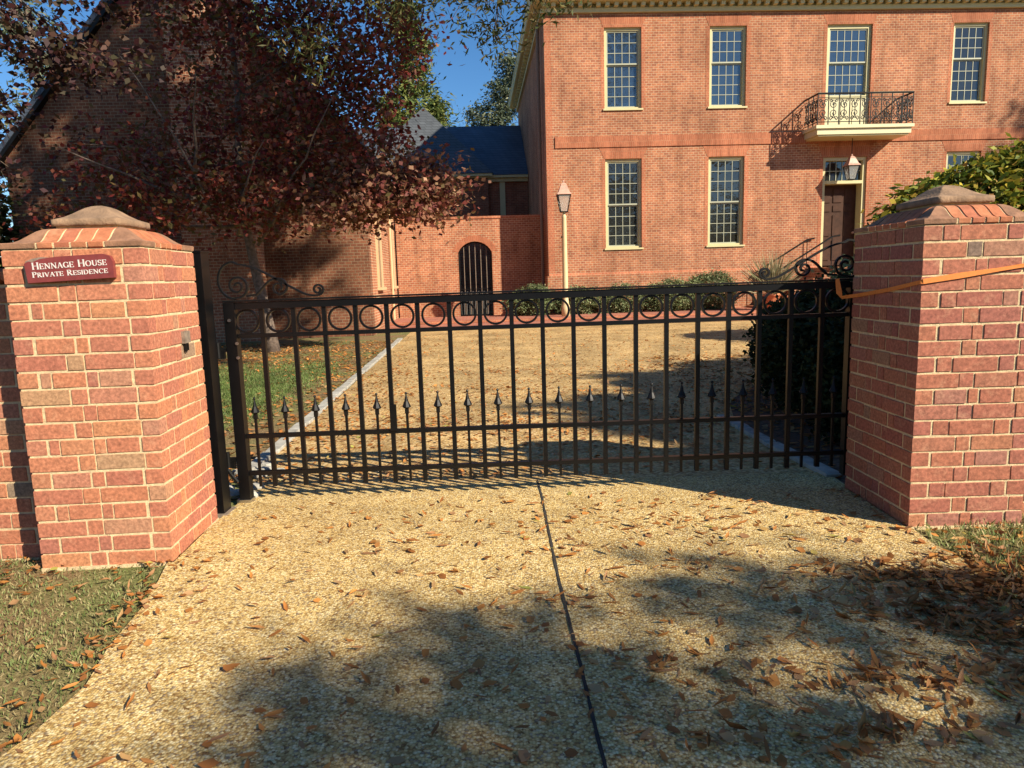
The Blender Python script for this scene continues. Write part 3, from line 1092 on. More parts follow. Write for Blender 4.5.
rail(1.255, 1.298, 0.024).build('rail', M['black'], G)
mb = MB()
mb.rings([[(x, -0.034, gz(x, 1.302)), (x, 0.034, gz(x, 1.302)), (x, 0.034, gz(x, 1.312)), (x, -0.034, gz(x, 1.312))] for x in (GX0 - 0.034, GX1 + 0.03)])
mb.build('top_strip', M['black'], G)
rail(1.075, 1.100, 0.017).build('rail', M['black'], G)
rail(0.430, 0.456, 0.017).build('rail', M['black'], G)
rail(0.185, 0.212, 0.017).build('rail', M['black'], G)
NB = 20
pitch = (GX1 - GX0) / NB
for i in range(1, NB):
    x = GX0 + pitch * i
    o = MB().box(-0.0135, 0.0135, -0.0135, 0.0135, 0, 1.255 - 0.105).build('picket', M['black'], G)
    o.location = (x + random.uniform(-0.003, 0.003), 0, gz(x, 0.108))
ring_me = None
spear_me = None
fin_me = None
for i in range(NB):
    x = GX0 + pitch * (i + 0.5)
    if i == 0:
        mb = MB()
        ri, ro, hh = 0.0635, 0.0765, 0.010
        n = 36
        rings = []
        for k in range(n + 1):
            a = 2 * PI * k / n
            c_, s_ = math.cos(a), math.sin(a)
            rings.append([(ri * c_, -hh, ri * s_), (ro * c_, -hh, ro * s_), (ro * c_, hh, ro * s_), (ri * c_, hh, ri * s_)])
        mb.rings(rings, cap=False)
        r = mb.build('ring', M['black'], G)
        ring_me = r.data
    else:
        r = bpy.data.objects.new('ring', ring_me)
        COL.objects.link(r)
        r.parent = G
    r.location = (x, 0, gz(x, 1.1785))
    if i == 0:
        s = MB().box(-0.0078, 0.0078, -0.0078, 0.0078, 0.032, 0.50).build('short_picket', M['black'], G)
        spear_me = s.data
        f = MB()
        sq = lambda a, z: [(-a, -a, z), (a, -a, z), (a, a, z), (-a, a, z)]
        f.rings([sq(.0115, 0.480), sq(.0115, .512)])
        f.lathe([(0.008, .5125), (0.022, .517), (0.028, .524), (0.024, .535), (0.013, .560), (0.007, .588), (0.004, .602)], n=8)
        f.lathe([(0.003, .6025), (0.0075, .606), (0.0085, .612), (0.006, .618), (0.001, .621)], n=8)
        fo = f.build('spearhead', M['blackw'], s)
        fin_me = fo.data
    else:
        s = bpy.data.objects.new('short_picket', spear_me)
        COL.objects.link(s)
        s.parent = G
        fo = bpy.data.objects.new('spearhead', fin_me)
        COL.objects.link(fo)
        fo.parent = s
    s.location = (x, 0, gz(x, 0.075))
    s.rotation_euler = (0, random.uniform(-0.008, 0.008), 0)


# scrollwork on the top rail, mirrored at both ends
def spiral(cx, cz, r0, r1, a0, turns, n=30):
    return [(cx + (r0 + (r1 - r0) * i / n) * math.cos(a0 + turns * 2 * PI * i / n), cz + (r0 + (r1 - r0) * i / n) * math.sin(a0 + turns * 2 * PI * i / n)) for i in range(n + 1)]


def bez(p0, p1, p2, p3, n=12):
    out = []
    for i in range(1, n):
        t = i / n
        out.append(tuple((1 - t) ** 3 * a + 3 * (1 - t) ** 2 * t * b + 3 * (1 - t) * t * t * c + t ** 3 * d for a, b, c, d in zip(p0, p1, p2, p3)))
    return out


def flatbar(mb, pts2, wy=0.0105, th=0.006):
    """ribbon of iron following pts2 in the xz plane"""
    rings = []
    n = len(pts2)
    for i, (x, z) in enumerate(pts2):
        a = pts2[max(0, i - 1)]
        b = pts2[min(n - 1, i + 1)]
        dx, dz = b[0] - a[0], b[1] - a[1]
        L = math.hypot(dx, dz) or 1
        nx, nz = -dz / L * th, dx / L * th
        rings.append([(x - nx, -wy, z - nz), (x + nx, -wy, z + nz), (x + nx, wy, z + nz), (x - nx, wy, z - nz)])
    mb.rings(rings)


for sgn, x0 in ((1, GX0), (-1, GX1)):
    mb = MB()
    s0 = 0.05
    # large scroll: inner spiral, out round the stile side and over the top, down the slope, small curl
    sp = spiral(s0, 0.105, 0.016, 0.092, PI * 0.1, -1.35, 40)
    end = sp[-1]
    sp2 = [p for p in sp]
    a_end = PI * 0.1 - 1.35 * 2 * PI
    up = [(s0 - 0.01 - 0.10 * math.cos(t), 0.12 + 0.10 * math.sin(t)) for t in [i * PI / 2 / 8 for i in range(1, 9)]]
    bez1 = bez((s0 - 0.01, 0.22), (s0 + 0.12, 0.225), (s0 + 0.22, 0.13), (0.46, 0.03), 14)
    tail = bez((0.46, 0.03), (0.50, 0.008), (0.585, -0.002), (0.590, 0.045), 10)
    curl = spiral(0.556, 0.047, 0.034, 0.010, 0.0, 1.25, 22)
    # big outer bow from its foot at the rail
    bow = [(s0 - 0.01 - 0.10 * math.cos(t), 0.12 + 0.115 * math.sin(t)) for t in [-PI * 0.45 + i * (PI * 0.95) / 16 for i in range(17)]]
    flatbar(mb, bow + bez1 + [(0.46, 0.03)] + tail + curl)
    inner = spiral(s0 + 0.005, 0.085, 0.072, 0.012, -PI * 0.55, 1.75, 44)
    flatbar(mb, bow[:1] + inner)
    # second scroll, linked back to the foot of the first
    s2 = spiral(0.315, 0.068, 0.058, 0.010, PI * 0.62, -1.6, 36)
    lead = bez((s0 + 0.12, 0.03), (s0 + 0.16, 0.055), (s0 + 0.19, 0.12), s2[0], 10)
    flatbar(mb, [(s0 + 0.06, 0.022), (s0 + 0.12, 0.03)] + lead + s2)
    o = mb.build('scrollwork', M['blackw'], G)
    o.location = (x0, 0, gz(x0, 1.314))
    o.scale = (sgn, 1, 1)
    o.rotation_euler = (0, -TLT * 1, 0)

# hinges, latch tube, bolts, foot
for z in (1.005, 0.30):
    mb = MB()
    mb.box(-0.115, -0.034, -0.03, -0.018, -0.012, 0.012)
    mb.box(-0.10, -0.05, -0.034, -0.01, -0.055, -0.013)
    mb.lathe([(0.014, -0.05), (0.014, 0.05)], -0.085, -0.04, 10)
    mb.tube([(-0.12, -0.06, -0.02), (-0.12, -0.09, -0.02), (-0.12, -0.17, -0.02)], 0.012, 6)
    h = mb.build('hinge', M['blackw'], G)
    h.location = (GX0, 0, z)
mb = MB()
mb.tube([(-0.11, -0.05, 0.27), (-0.07, -0.045, 0.20), (-0.036, -0.04, 0.15)], 0.012, 6)
mb.build('brace', M['blackw'], G).location = (GX0, 0, 0)
for (x, z) in ((0.036, 1.045), (0.036, 0.955), (0.0, 1.19)):
    MB().tube([(0, -0.036, 0), (0, -0.044, 0)], 0.010, 8).build('bolt', M['steel'], G).location = (GX0 + x, 0, z)
MB().box(-0.05, 0.04, -0.045, 0.04, 0, 0.02).build('foot', M['steel'], G).location = (GX0, 0, 0.012)
MB().box(-0.021, 0.021, -0.028, -0.014, 0, 0.17).build('latch_plate', M['black'], G).location = (GX0 + pitch * 5 + 0.01, 0, 0.455)

# ------------------------------------------------------------------ orange strap
mb = MB()
pts = [((2.035, 4.44, 1.335), 0.02), ((2.045, 4.43, 1.25), 0.025), ((2.06, 4.42, 1.22), 0.02), ((2.098, 4.3, 1.235), 0.019), ((2.103, 3.95, 1.275), 0.017),
       ((2.103, 3.655, 1.318), 0.02), ((2.112, 3.650, 1.32), 0.022), ((2.3, 3.650, 1.345), 0.022), ((2.5, 3.650, 1.37), 0.019), ((2.722, 3.650, 1.40), 0.017),
       ((2.735, 3.79, 1.415), 0.017), ((3.6, 3.79, 1.5), 0.018)]
rings = []
pts = [(p, h * .78 * (1 + .18 * math.sin(i * 2.1))) for i, (p, h) in enumerate(pts)]
for (p, h) in pts:
    p = Vector(p)
    rings.append(p)
for i, (p, h) in enumerate(pts):
    a = rings[max(0, i - 1)]
    b = rings[min(len(rings) - 1, i + 1)]
    t_ = (b - a).normalized()
    nrm = Vector((t_.y, -t_.x, 0))
    if nrm.length < 0.1:
        nrm = Vector((0, -1, 0))
    nrm.normalize()
    side = nrm.cross(t_).normalized()
    c = rings[i]
    mb.v += [tuple(c - side * h * .75 - nrm * .001), tuple(c + side * h * .75 - nrm * .001), tuple(c + side * h * .75 + nrm * .001), tuple(c - side * h * .75 + nrm * .001)]
n = len(pts)
for i in range(n - 1):
    for k in range(4):
        a, b = i * 4 + k, i * 4 + (k + 1) % 4
        mb.f.append((a, b, b + 4, a + 4))
o = mb.build('strap', M['orange'])
tag(o, 'orange webbing strap tied to the gate and stretched round the right pillar', 'strap')


# ------------------------------------------------------------------ walls with openings
def wall_y(mb, u0, u1, z0, z1, v, th, holes, sgn=1):
    """wall in the u-z plane at depth v..v+th with rectangular holes [(a,b,c,d)]"""
    us = sorted(set([u0, u1] + [h[0] for h in holes] + [h[1] for h in holes]))
    zs = sorted(set([z0, z1] + [h[2] for h in holes] + [h[3] for h in holes]))
    inside = lambda a, b: any(h[0] < a < h[1] and h[2] < b < h[3] for h in holes)
    for i in range(len(us) - 1):
        for j in range(len(zs) - 1):
            a, b, c, d = us[i], us[i + 1], zs[j], zs[j + 1]
            if inside((a + b) / 2, (c + d) / 2):
                continue
            k = len(mb.v)
            mb.v += [(a, v, c), (b, v, c), (b, v, d), (a, v, d), (a, v + th, c), (b, v + th, c), (b, v + th, d), (a, v + th, d)]
            mb.f += [(k, k + 1, k + 2, k + 3), (k + 7, k + 6, k + 5, k + 4)]
    for (a, b, c, d) in holes:
        k = len(mb.v)
        mb.v += [(a, v, c), (b, v, c), (b, v, d), (a, v, d), (a, v + th, c), (b, v + th, c), (b, v + th, d), (a, v + th, d)]
        mb.f += [(k, k + 3, k + 7, k + 4), (k + 1, k + 5, k + 6, k + 2), (k, k + 4, k + 5, k + 1), (k + 3, k + 2, k + 6, k + 7)]
    k = len(mb.v)
    mb.v += [(u0, v, z0), (u1, v, z0), (u1, v, z1), (u0, v, z1), (u0, v + th, z0), (u1, v + th, z0), (u1, v + th, z1), (u0, v + th, z1)]
    mb.f += [(k, k + 4, k + 7, k + 3), (k + 1, k + 2, k + 6, k + 5), (k + 3, k + 7, k + 6, k + 2)]


def window(parent, u0, u1, z0, z1, v, cols, rows_up, rows_lo, glass, sill=True, casing=0.085, label=None, frame_mat=None):
    """sash window, opening u0..u1, z0..z1; v = wall face; parts: frame > sash bars, pane, sill"""
    fm = frame_mat or M['cream']
    vf = v + 0.075
    mb = MB()
    c = casing
    mb.box(u0, u0 + c, vf, vf + 0.12, z0, z1)
    mb.box(u1 - c, u1, vf, vf + 0.12, z0, z1)
    mb.box(u0 + c, u1 - c, vf, vf + 0.12, z1 - c, z1)
    mb.box(u0 + c, u1 - c, vf, vf + 0.12, z0, z0 + c * 0.7)
    win = mb.build('window', fm, parent)
    if label:
        win['label'] = label
    a, b = u0 + c, u1 - c
    lo, hi = z0 + c * 0.7, z1 - c
    tot = rows_up + rows_lo
    zm = lo + (hi - lo) * rows_lo / tot
    st = 0.045
    for (za, zb, dv, rows) in ((zm - 0.02, hi, 0.035, rows_up), (lo, zm - 0.022, 0.085, rows_lo)):
        s = MB()
        vv = vf + dv
        s.box(a + .001, a + st, vv, vv + 0.035, za, zb)
        s.box(b - st, b - .001, vv, vv + 0.035, za, zb)
        s.box(a + st, b - st, vv, vv + 0.035, za, za + st)
        s.box(a + st, b - st, vv, vv + 0.035, zb - st, zb)
        for k in range(1, cols):
            x = a + st + (b - a - 2 * st) * k / cols
            s.box(x - 0.009, x + 0.009, vv + 0.006, vv + 0.03, za + st, zb - st)
        for k in range(1, rows):
            z = za + st + (zb - za - 2 * st) * k / rows
            s.box(a + st, b - st, vv + 0.004, vv + 0.028, z - 0.009, z + 0.009)
        s.build('sash', M['muntin'], win)
        pm = MB()
        pm.box(a + .01, b - .01, vv + 0.02, vv + 0.024, za + .01, zb - .01)
        pm.build('pane', glass, win)
    if sill:
        MB().box(u0 - 0.05, u1 + 0.05, v - 0.05, vf + 0.06, z0 - 0.055, z0 - 0.002).build('sill', fm, win)
    return win


# ------------------------------------------------------------------ main house
H = empty('brick_house', HO, YAW)
tag(H, 'tall sunlit brick house with cream windows and an iron balcony', 'house')
HW, HD_ = 20.0, 13.4
UPW = [(1.93, 3.14), (5.37, 6.58), (13.48, 14.68), (17.0, 18.2)]
holes = []
for a, b in UPW:
    holes += [(a, b, 6.73, 9.22), (a, b, 2.28, 5.16)]
holes.append((9.25, 10.75, 5.96, 9.22))
holes.append((9.25, 10.75, 1.45, 5.06))
wm = MB()
wall_y(wm, 0, HW, 0, 9.64, 0.0, 0.35, holes)
o = wm.build('front_wall', M['brick'], H)
sm = MB()
sm.box(0.0, 0.35, 0.351, HD_, 0, 9.64)
sm.box(HW - 0.35, HW, 0.351, HD_, 0, 9.64)
sm.box(0.351, HW - 0.351, HD_ - .35, HD_, 0, 9.64)
sm.build('wall', M['brick'], H)
# plinth below the water table
pb = MB()
pb.box(-0.05, 9.20, -0.06, -0.001, 0, 1.42)
pb.box(10.80, HW + .05, -0.06, -0.001, 0, 1.42)
pb.box(-0.06, -0.001, 0.0, HD_, 0, 1.42)
pb.build('plinth', M['brick'], H)
wt = MB()
wt.rings([[(x, -0.058, 1.42), (x, -0.002, 1.42), (x, -0.002, 1.50)] for x in (0, 9.2)])
wt.rings([[(x, -0.058, 1.42), (x, -0.002, 1.42), (x, -0.002, 1.50)] for x in (10.8, HW)])
wt.build('water_table', M['rubbed_jamb'], H)
# belt course
MB().box(0.29, HW - .29, -0.035, -0.001, 5.53, 5.87).build('belt_course', M['rubbed'], H)
# rubbed corner and jambs and flat arches, a few mm proud
MB().box(-0.003, 0.20, -0.004, -0.0005, 1.52, 9.62).build('corner_strip', M['rubbed_jamb'], H)
for a, b in UPW + [(9.25, 10.75)]:
    for z0, z1, top in ((6.73, 9.22, 9.55), (2.28, 5.16, 5.52)):
        if a == 9.25:
            z0, z1 = (5.9, 9.22) if top > 9 else (1.5, 5.06)
        j = MB()
        zt0 = max(z0, 5.875) if top > 9 else z0
        j.box(a - 0.12, a - 0.001, -0.004, -0.0005, zt0, z1)
        j.box(b + 0.001, b + 0.12, -0.004, -0.0005, zt0, z1)
        j.build('jamb_bricks', M['rubbed_jamb'], H)
        f = MB()
        sp_ = 0.16 if top > 9 else 0.2
        f.prism_y([(a - 0.03, z1 + 0.002), (b + 0.03, z1 + 0.002), (b + sp_, top), (a - sp_, top)], -0.006, -0.0005)
        f.build('flat_arch', M['rubbed'], H)
for a, b in UPW:
    window(H, a, b, 6.73, 9.22, 0, 4, 3, 4, M['glass_up'] if a < 12 else M['glass_lo'])
    window(H, a, b, 2.28, 5.16, 0, 4, 4, 4, M['glass_lo'])
bw = window(H, 9.25, 10.75, 6.95, 9.22, 0, 5, 3, 3, M['glass_up'], sill=False, casing=0.11, label='wide balcony window above cream panels')
mb = MB()
mb.box(9.25, 10.75, 0.10, 0.2, 5.96, 6.948)
mb.box(9.25, 9.36, 0.075, 0.10, 5.96, 6.948)
mb.box(10.64, 10.75, 0.075, 0.10, 5.96, 6.948)
for k in range(3):
    mb.box(9.42 + k * 0.4, 9.75 + k * 0.4, 0.085, 0.10, 6.1, 6.85)
mb.build('window_panel', M['cream_w'], bw)
# dark interior behind glass is not needed: panes are opaque glass with reflections
# entrance
dr = MB()
dr.box(9.25, 9.36, 0.06, 0.5, 1.45, 5.06)
dr.box(10.64, 10.75, 0.06, 0.5, 1.45, 5.06)
dr.box(9.36, 10.64, 0.06, 0.5, 4.95, 5.06)
dr.box(9.36, 10.64, 0.04, 0.5, 4.20, 4.30)
door_frame = dr.build('door_frame', M['cream'], H)
mb = MB()
mb.box(9.365, 10.635, 0.42, 0.46, 1.5, 4.195)
for r, (za, zb) in enumerate(((1.68, 2.35), (2.5, 3.2), (3.32, 3.52), (3.62, 4.08))):
    for k in range(3):
        mb.box(9.44 + k * 0.40, 9.74 + k * 0.40, 0.395, 0.42, za, zb)
dd = mb.build('door', M['door'], H)
MB().tube([(10.55, 0.34, 2.6), (10.55, 0.39, 2.6)], 0.035, 10).build('handle', M['copper'], dd)
mb = MB()
mb.box(9.365, 10.635, 0.20, 0.205, 4.305, 4.945)
mb.build('transom_pane', M['glass_lo'], door_frame)
mb = MB()
for k in range(1, 6):
    x = 9.36 + 1.28 * k / 6
    mb.box(x - .011, x + .011, 0.175, 0.199, 4.302, 4.948)
for k in (1,):
    mb.box(9.362, 10.638, 0.173, 0.1985, 4.615, 4.64)
mb.build('transom_bars', M['muntin'], door_frame)
# cornice
cm = MB()
OV = 0.42
cm.box(-0.10, HW + .1, -0.10, 0.0 - .001, 9.645, 9.78)
cm.box(-0.10, -0.001, 0.0, HD_, 9.645, 9.78)
cor = cm.build('cornice_bed', M['cream'], H)
cm = MB()
cm.rings([[(-i, -i, z), (HW + i, -i, z), (HW + i, HD_ + i, z), (-i, HD_ + i, z)] for i, z in ((0.0, 9.905), (OV - .04, 9.905), (OV, 9.93), (OV, 10.05), (OV + .05, 10.13), (OV + .05, 10.19), (0, 10.19))],
         cap=False)
cm.box(0, HW, 0, .2, 9.645, 9.90)
cm.box(0, .2, .2, HD_, 9.645, 9.90)
cm.build('cornice', M['cream'], H)
dme = MB().box(0, 0.13, 0, 0.17, 0, 0.117).build('dentil', M['cream'], H)
dme.location = (-0.05, -0.27, 9.785)
for k in range(1, 70):
    d = bpy.data.objects.new('dentil', dme.data)
    COL.objects.link(d)
    d.parent = H
    d.location = (-0.05 + 0.285 * k, -0.27, 9.785)
for k in range(28):
    d = bpy.data.objects.new('dentil', dme.data)
    COL.objects.link(d)
    d.parent = H
    d.rotation_euler = (0, 0, -PI / 2)
    d.location = (-0.27, 0.4 + 0.47 * k, 9.785)
rf = MB()
e = OV + 0.06
tn = math.tan(math.radians(46))
hh = (HD_ / 2 + e) * tn
rd = HD_ / 2 + e
rf.v = [(-e, -e, 10.19), (HW + e, -e, 10.19), (HW + e, HD_ + e, 10.19), (-e, HD_ + e, 10.19), (-e + rd, HD_ / 2, 10.19 + hh), (HW + e - rd, HD_ / 2, 10.19 + hh)]
rf.f = [(0, 1, 5, 4), (1, 2, 5), (2, 3, 4, 5), (3, 0, 4), (3, 2, 1, 0)]
rf.build('roof', M['slate'], H)
# lead pipe on the side wall near the corner
MB().tube([(-0.12, 0.9, 9.6), (-0.12, 0.9, 4.0), (-0.12, 0.9, 0.1)], 0.055, 8).build('downpipe', M['rust'], H)

# balcony
B = MB()
B.box(8.5, 11.7, -1.0, -0.001, 5.80, 5.90)
B.box(8.56, 11.64, -0.94, -0.001, 5.62, 5.798)
bal = B.build('balcony', M['cream_w'], H)
MB().box(8.62, 11.58, -0.90, -0.002, 5.575, 5.617).build('soffit', M['cream'], bal)
hr = MB()
hr.tube([(8.55, -0.002, 6.86), (8.55, -0.95, 6.86), (11.65, -0.95, 6.86), (11.65, -0.002, 6.86)], 0.03, 6)
hr.tube([(8.55, -0.002, 6.0), (8.55, -0.95, 6.0), (11.65, -0.95, 6.0), (11.65, -0.002, 6.0)], 0.013, 6)
hr.tube([(8.55, -0.002, 6.74), (8.55, -0.95, 6.74), (11.65, -0.95, 6.74), (11.65, -0.002, 6.74)], 0.009, 6)
hr.build('handrail', M['blackw'], bal)


def bal_panel(w_):
    """scroll panel of width w_, in xz, height .12..0.84"""
    mb = MB()
    flatbar(mb, [(0, 0), (0, 0.95)], 0.013, 0.013)
    c = w_ / 2
    for (cx, cz, r, a, tr) in ((c, 0.62, min(.13, c * .8), PI / 2, 1.4), (c, 0.36, min(.13, c * .8), -PI / 2, -1.4), (c * .5, 0.2, c * .4, 0, 1.2), (c * 1.5, 0.2, c * .4, PI, -1.2),
                              (c * .5, 0.76, c * .35, 0, -1.2), (c * 1.5, 0.76, c * .35, PI, 1.2)):
        flatbar(mb, spiral(cx, cz, r, r * .15, a, tr, 24), 0.009, 0.0095)
    flatbar(mb, bez((0.01, 0.1), (w_, 0.3), (0, 0.6), (w_ - .01, 0.85), 14), 0.008, 0.009)
    flatbar(mb, bez((w_ - .01, 0.1), (0, 0.3), (w_, 0.6), (.01, 0.85), 14), 0.008, 0.009)
    return mb


n = 9
pw = 3.1 / n
pmesh = None
for k in range(n):
    if pmesh is None:
        p = bal_panel(pw).build('rail_panel', M['blackw'], bal)
        pmesh = p.data
    else:
        p = bpy.data.objects.new('rail_panel', pmesh)
        COL.objects.link(p)
        p.parent = bal
    p.location = (8.55 + k * pw, -0.95, 5.905)
for xx in (8.55, 11.65):
    for k in range(3):
        p = bpy.data.objects.new('rail_panel', pmesh)
        COL.objects.link(p)
        p.parent = bal
        p.location = (xx, -0.95 + k * 0.315, 5.905)
        p.rotation_euler = (0, 0, PI / 2)
        p.scale = (0.315 / pw, 1, 1)


# entrance steps with iron handrails, along the front wall
S = empty('entrance_steps', hw(9.9, -0.9), YAW)
tag(S, 'brick entrance steps and landing with iron handrails below the balcony', 'steps')
mb = MB()
mb.box(-1.1, 1.3, -0.9, 0.83, 0.0, 1.44)
ns = 7
for k in range(ns):
    mb.box(-1.1 - 0.30 * (k + 1), -1.1 - 0.30 * k - .001, -0.85, 0.80, 0, 1.44 - (k + 1) * 0.17)
mb.build('masonry', M['brick'], S)
for yy in (-0.87, 0.82):
    mb = MB()
    pts = [(-3.1, yy, 1.15), (-2.95, yy, 1.30), (-1.15, yy, 2.38), (-0.9, yy, 2.42)]
    mb.tube(pts, 0.028, 6)
    for (x, zt) in ((-2.95, 1.3), (-1.15, 2.36)):
        mb.tube([(x, yy, 0.2 if x < -2 else 1.4), (x, yy, zt)], 0.014, 6)
    mb.build('handrail', M['blackw'], S)
    if yy > 0:
        break


# lanterns
def lantern_body(parent, w_=0.2, h=0.45, z=0.0):
    """tapered four-sided street lantern: frame, panes, hood; bottom at z"""
    b, t_ = w_ * 0.55, w_
    pm = MB()
    sq = lambda a, zz: [(-a, -a, zz), (a, -a, zz), (a, a, zz), (-a, a, zz)]
    pm.rings([sq(b * .96, z + .03), sq(t_ * .96, z + h)])
    pm.build('lantern_glass', M['lglass'], parent)
    fm = MB()
    for sx in (-1, 1):
        for sy in (-1, 1):
            fm.tube([(sx * b, sy * b, z + .02), (sx * t_, sy * t_, z + h)], 0.013, 5)
    for a, zz in ((b, z + .02), (t_, z + h)):
        fm.tube([(-a, -a, zz), (a, -a, zz), (a, a, zz), (-a, a, zz), (-a, -a, zz)], 0.014, 5)
    fm.build('lantern_frame', M['blackw'], parent)
    hm = MB()
    hm.rings([sq(t_ * 1.12, z + h), sq(t_ * 1.12, z + h + .02), sq(t_ * .85, z + h + h * .16), sq(t_ * .5, z + h + h * .5), sq(t_ * .46, z + h + h * .51), sq(t_ * .46, z + h + h * .58), sq(t_ * .1, z + h + h * .70)])
    hm.lathe([(0.01, z + h + h * .69), (0.03, z + h + h * .74), (0.02, z + h + h * .79), (0.004, z + h + h * .84)], n=8)
    hm.build('hood', M['copper'], parent)
    return fm


lp = empty('lamp_post', hw(0.29, -2.0, 0.15), YAW)
tag(lp, 'cream lamp post with a tapered copper lantern at the house corner', 'lamp post')
mb = MB()
mb.lathe([(0.13, 0.0), (0.13, 0.35), (0.10, 0.40), (0.085, 0.6), (0.082, 1.5), (0.07, 3.0), (0.075, 3.05), (0.045, 3.1), (0.04, 3.18)], n=16)
mb.build('post', M['post_cream'], lp, True)
MB().tube([(-0.1, 0, 2.43), (0.0, 0, 2.43)], 0.03, 6).build('ladder_rest', M['blackw'], lp)
lb = lantern_body(lp, 0.19, 0.52, 3.16)
lan = empty('hanging_lantern', hw(9.98, -0.45, 4.24), YAW)
tag(lan, 'tapered copper lantern hanging in front of the dark entrance door', 'lantern')
lantern_body(lan, 0.185, 0.46, 0.0)
MB().tube([(0, 0, 0.83), (0, 0, 1.334)], 0.012, 6).build('rod', M['blackw'], lan)

# ------------------------------------------------------------------ terrace
tr = MB()
tr.rings([[(x, v_, z) for x, v_ in ((-5.1, -3.9), (20, -3.9), (20, -0.001), (-5.1, -0.001))] for z in (0.0, 0.10)])
tr.rings([[(x, v_, z) for x, v_ in ((-5.1, 0.0), (-.001, 0.0), (-.001, 1.29), (-5.1, 1.29))] for z in (0.0, 0.10)])
tr.rings([[(x, v_, z) for x, v_ in ((-5.1, -2.45), (20, -2.45), (20, -0.001), (-5.1, -0.001))] for z in (0.104, 0.18)])
o = tr.build('terrace', M['pave'], None)
o.location = HO
o.rotation_euler = (0, 0, YAW)
tag(o, kind='structure')
ed = MB()
ed.box(-5.1, 20, -3.94, -3.905, 0.0, 0.092)
ed.box(-5.1, 20, -2.49, -2.455, 0.104, 0.17)
o = ed.build('terrace_step', M['rubbed_jamb'], None)
o.location = HO
o.rotation_euler = (0, 0, YAW)
tag(o, kind='structure')

# ------------------------------------------------------------------ screen wall with arched iron gate
SW = empty('courtyard_wall', hw(-2.6, 1.3), YAW)
tag(SW, 'sunlit brick courtyard wall with an arched gateway between the buildings', 'wall')
ax0, ax1, zs, za = -0.43, 0.75, 2.32, 2.70        # local x
arc_pts = []
cxm = (ax0 + ax1) / 2
hwid = (ax1 - ax0) / 2
rise = za - zs
rad = (hwid ** 2 + rise ** 2) / (2 * rise)
a_s = math.asin(hwid / rad)
for i in range(13):
    a = -a_s + 2 * a_s * i / 12
    arc_pts.append((cxm + rad * math.sin(a), za - rad + rad * math.cos(a)))
mb = MB()
L0, L1 = -2.55, 2.59
TT = 0.32
ZT = 3.47
mb.box(L0, ax0, 0, TT, 0, ZT)
mb.box(ax1, L1, 0, TT, 0, ZT)
k = len(mb.v)
for (x, z) in arc_pts:
    mb.v += [(x, 0, z), (x, 0, ZT), (x, TT, z), (x, TT, ZT)]
for i in range(12):
    a = k + i * 4
    b = a + 4
    mb.f += [(a, b, b + 1, a + 1), (a + 2, a + 3, b + 3, b + 2), (a, a + 2, b + 2, b), (a + 1, b + 1, b + 3, a + 3)]
mb.build('wall_body', M['brick'], SW)
MB().box(L0 + .002, L1 - .002, -0.03, TT + 0.03, ZT + .001, ZT + 0.08).build('coping', M['rubbed_jamb'], SW)
am = MB()
rings = []
for i in range(13):
    a = -a_s + 2 * a_s * i / 12
    rings.append([(cxm + q * math.sin(a), yy, za - rad + q * math.cos(a)) for q, yy in ((rad, -.005), (rad + .2, -.005), (rad + .2, -.0005), (rad, -.0005))])
am.rings(rings)
am.build('arch', M['rubbed'], SW)

IG = empty('iron_garden_gate', hw(-2.6, 1.46), YAW)
tag(IG, 'narrow arched black iron gate in the courtyard wall', 'gate')
mb = MB()
mb.tube([(ax0 + .03, 0, 0.12), (ax0 + .03, 0, zs)] + [(x * .97 + cxm * .03, 0, z - .03) for x, z in arc_pts[1:-1]] + [(ax1 - .03, 0, zs), (ax1 - .03, 0, 0.12)], 0.022, 6)
for z in (0.15, 1.05, 0.72):
    mb.tube([(ax0 + .03, 0, z), (ax1 - .03, 0, z)], 0.017, 6)
mb.build('frame', M['blackw'], IG)
for k in range(1, 6):
    x = ax0 + (ax1 - ax0) * k / 6
    zt = za - rad + math.sqrt(rad ** 2 - (x - cxm) ** 2) - .03
    MB().tube([(0, 0, 0), (0, 0, zt - 0.15)], 0.013, 6).build('bar', M['rust'], IG).location = (x, 0, 0.15)
mb = MB()
for k in range(12):
    x = ax0 + (ax1 - ax0) * (k + .5) / 12
    mb.tube([(x, 0, .16), (x, 0, .72)], 0.008, 5)
for k in range(6):
    x = ax0 + (ax1 - ax0) * (k + .5) / 6
    flatbar(mb, spiral(x, 0.885, 0.085, 0.02, PI / 2, 1.5, 20), 0.006, 0.006)
mb.build('lower_panel', M['iron_g'], IG)

# ------------------------------------------------------------------ rear wing between the houses
LW = empty('rear_wing', hw(-5.0, 8.0), YAW)
tag(LW, 'low brick rear wing with a dark blue slate roof in the shade of the house', 'building')
mb = MB()
wall_y(mb, -3.0, 4.98, 0, 5.60, 0, 0.3, [(1.75, 2.75, 2.5, 5.1)])
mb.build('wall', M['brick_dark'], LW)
window(LW, 1.75, 2.75, 2.5, 5.1, 0, 3, 4, 4, M['glass_lo'])
mb = MB()
mb.box(-3, 4.98, -0.18, -0.001, 5.55, 5.70)
mb.box(-3, 4.98, -0.38, -0.001, 5.702, 5.80)
mb.build('cornice', M['cream'], LW)
MB().box(3.75, 3.98, -0.08, -0.001, 0, 5.548).build('pilaster', M['cream'], LW)
rf = MB()
rf.v = [(-3, -.42, 5.81), (4.985, -.42, 5.81), (4.985, 4, 8.72), (-3, 4, 8.72), (4.985, 8.4, 5.81), (-3, 8.4, 5.81)]
rf.f = [(0, 1, 2, 3), (3, 2, 4, 5), (0, 3, 5), (1, 4, 2), (0, 5, 4, 1)]
rf.build('roof', M['slate'], LW)
wl = empty('wall_lantern', hw(-2.02, 7.86, 5.0), YAW)
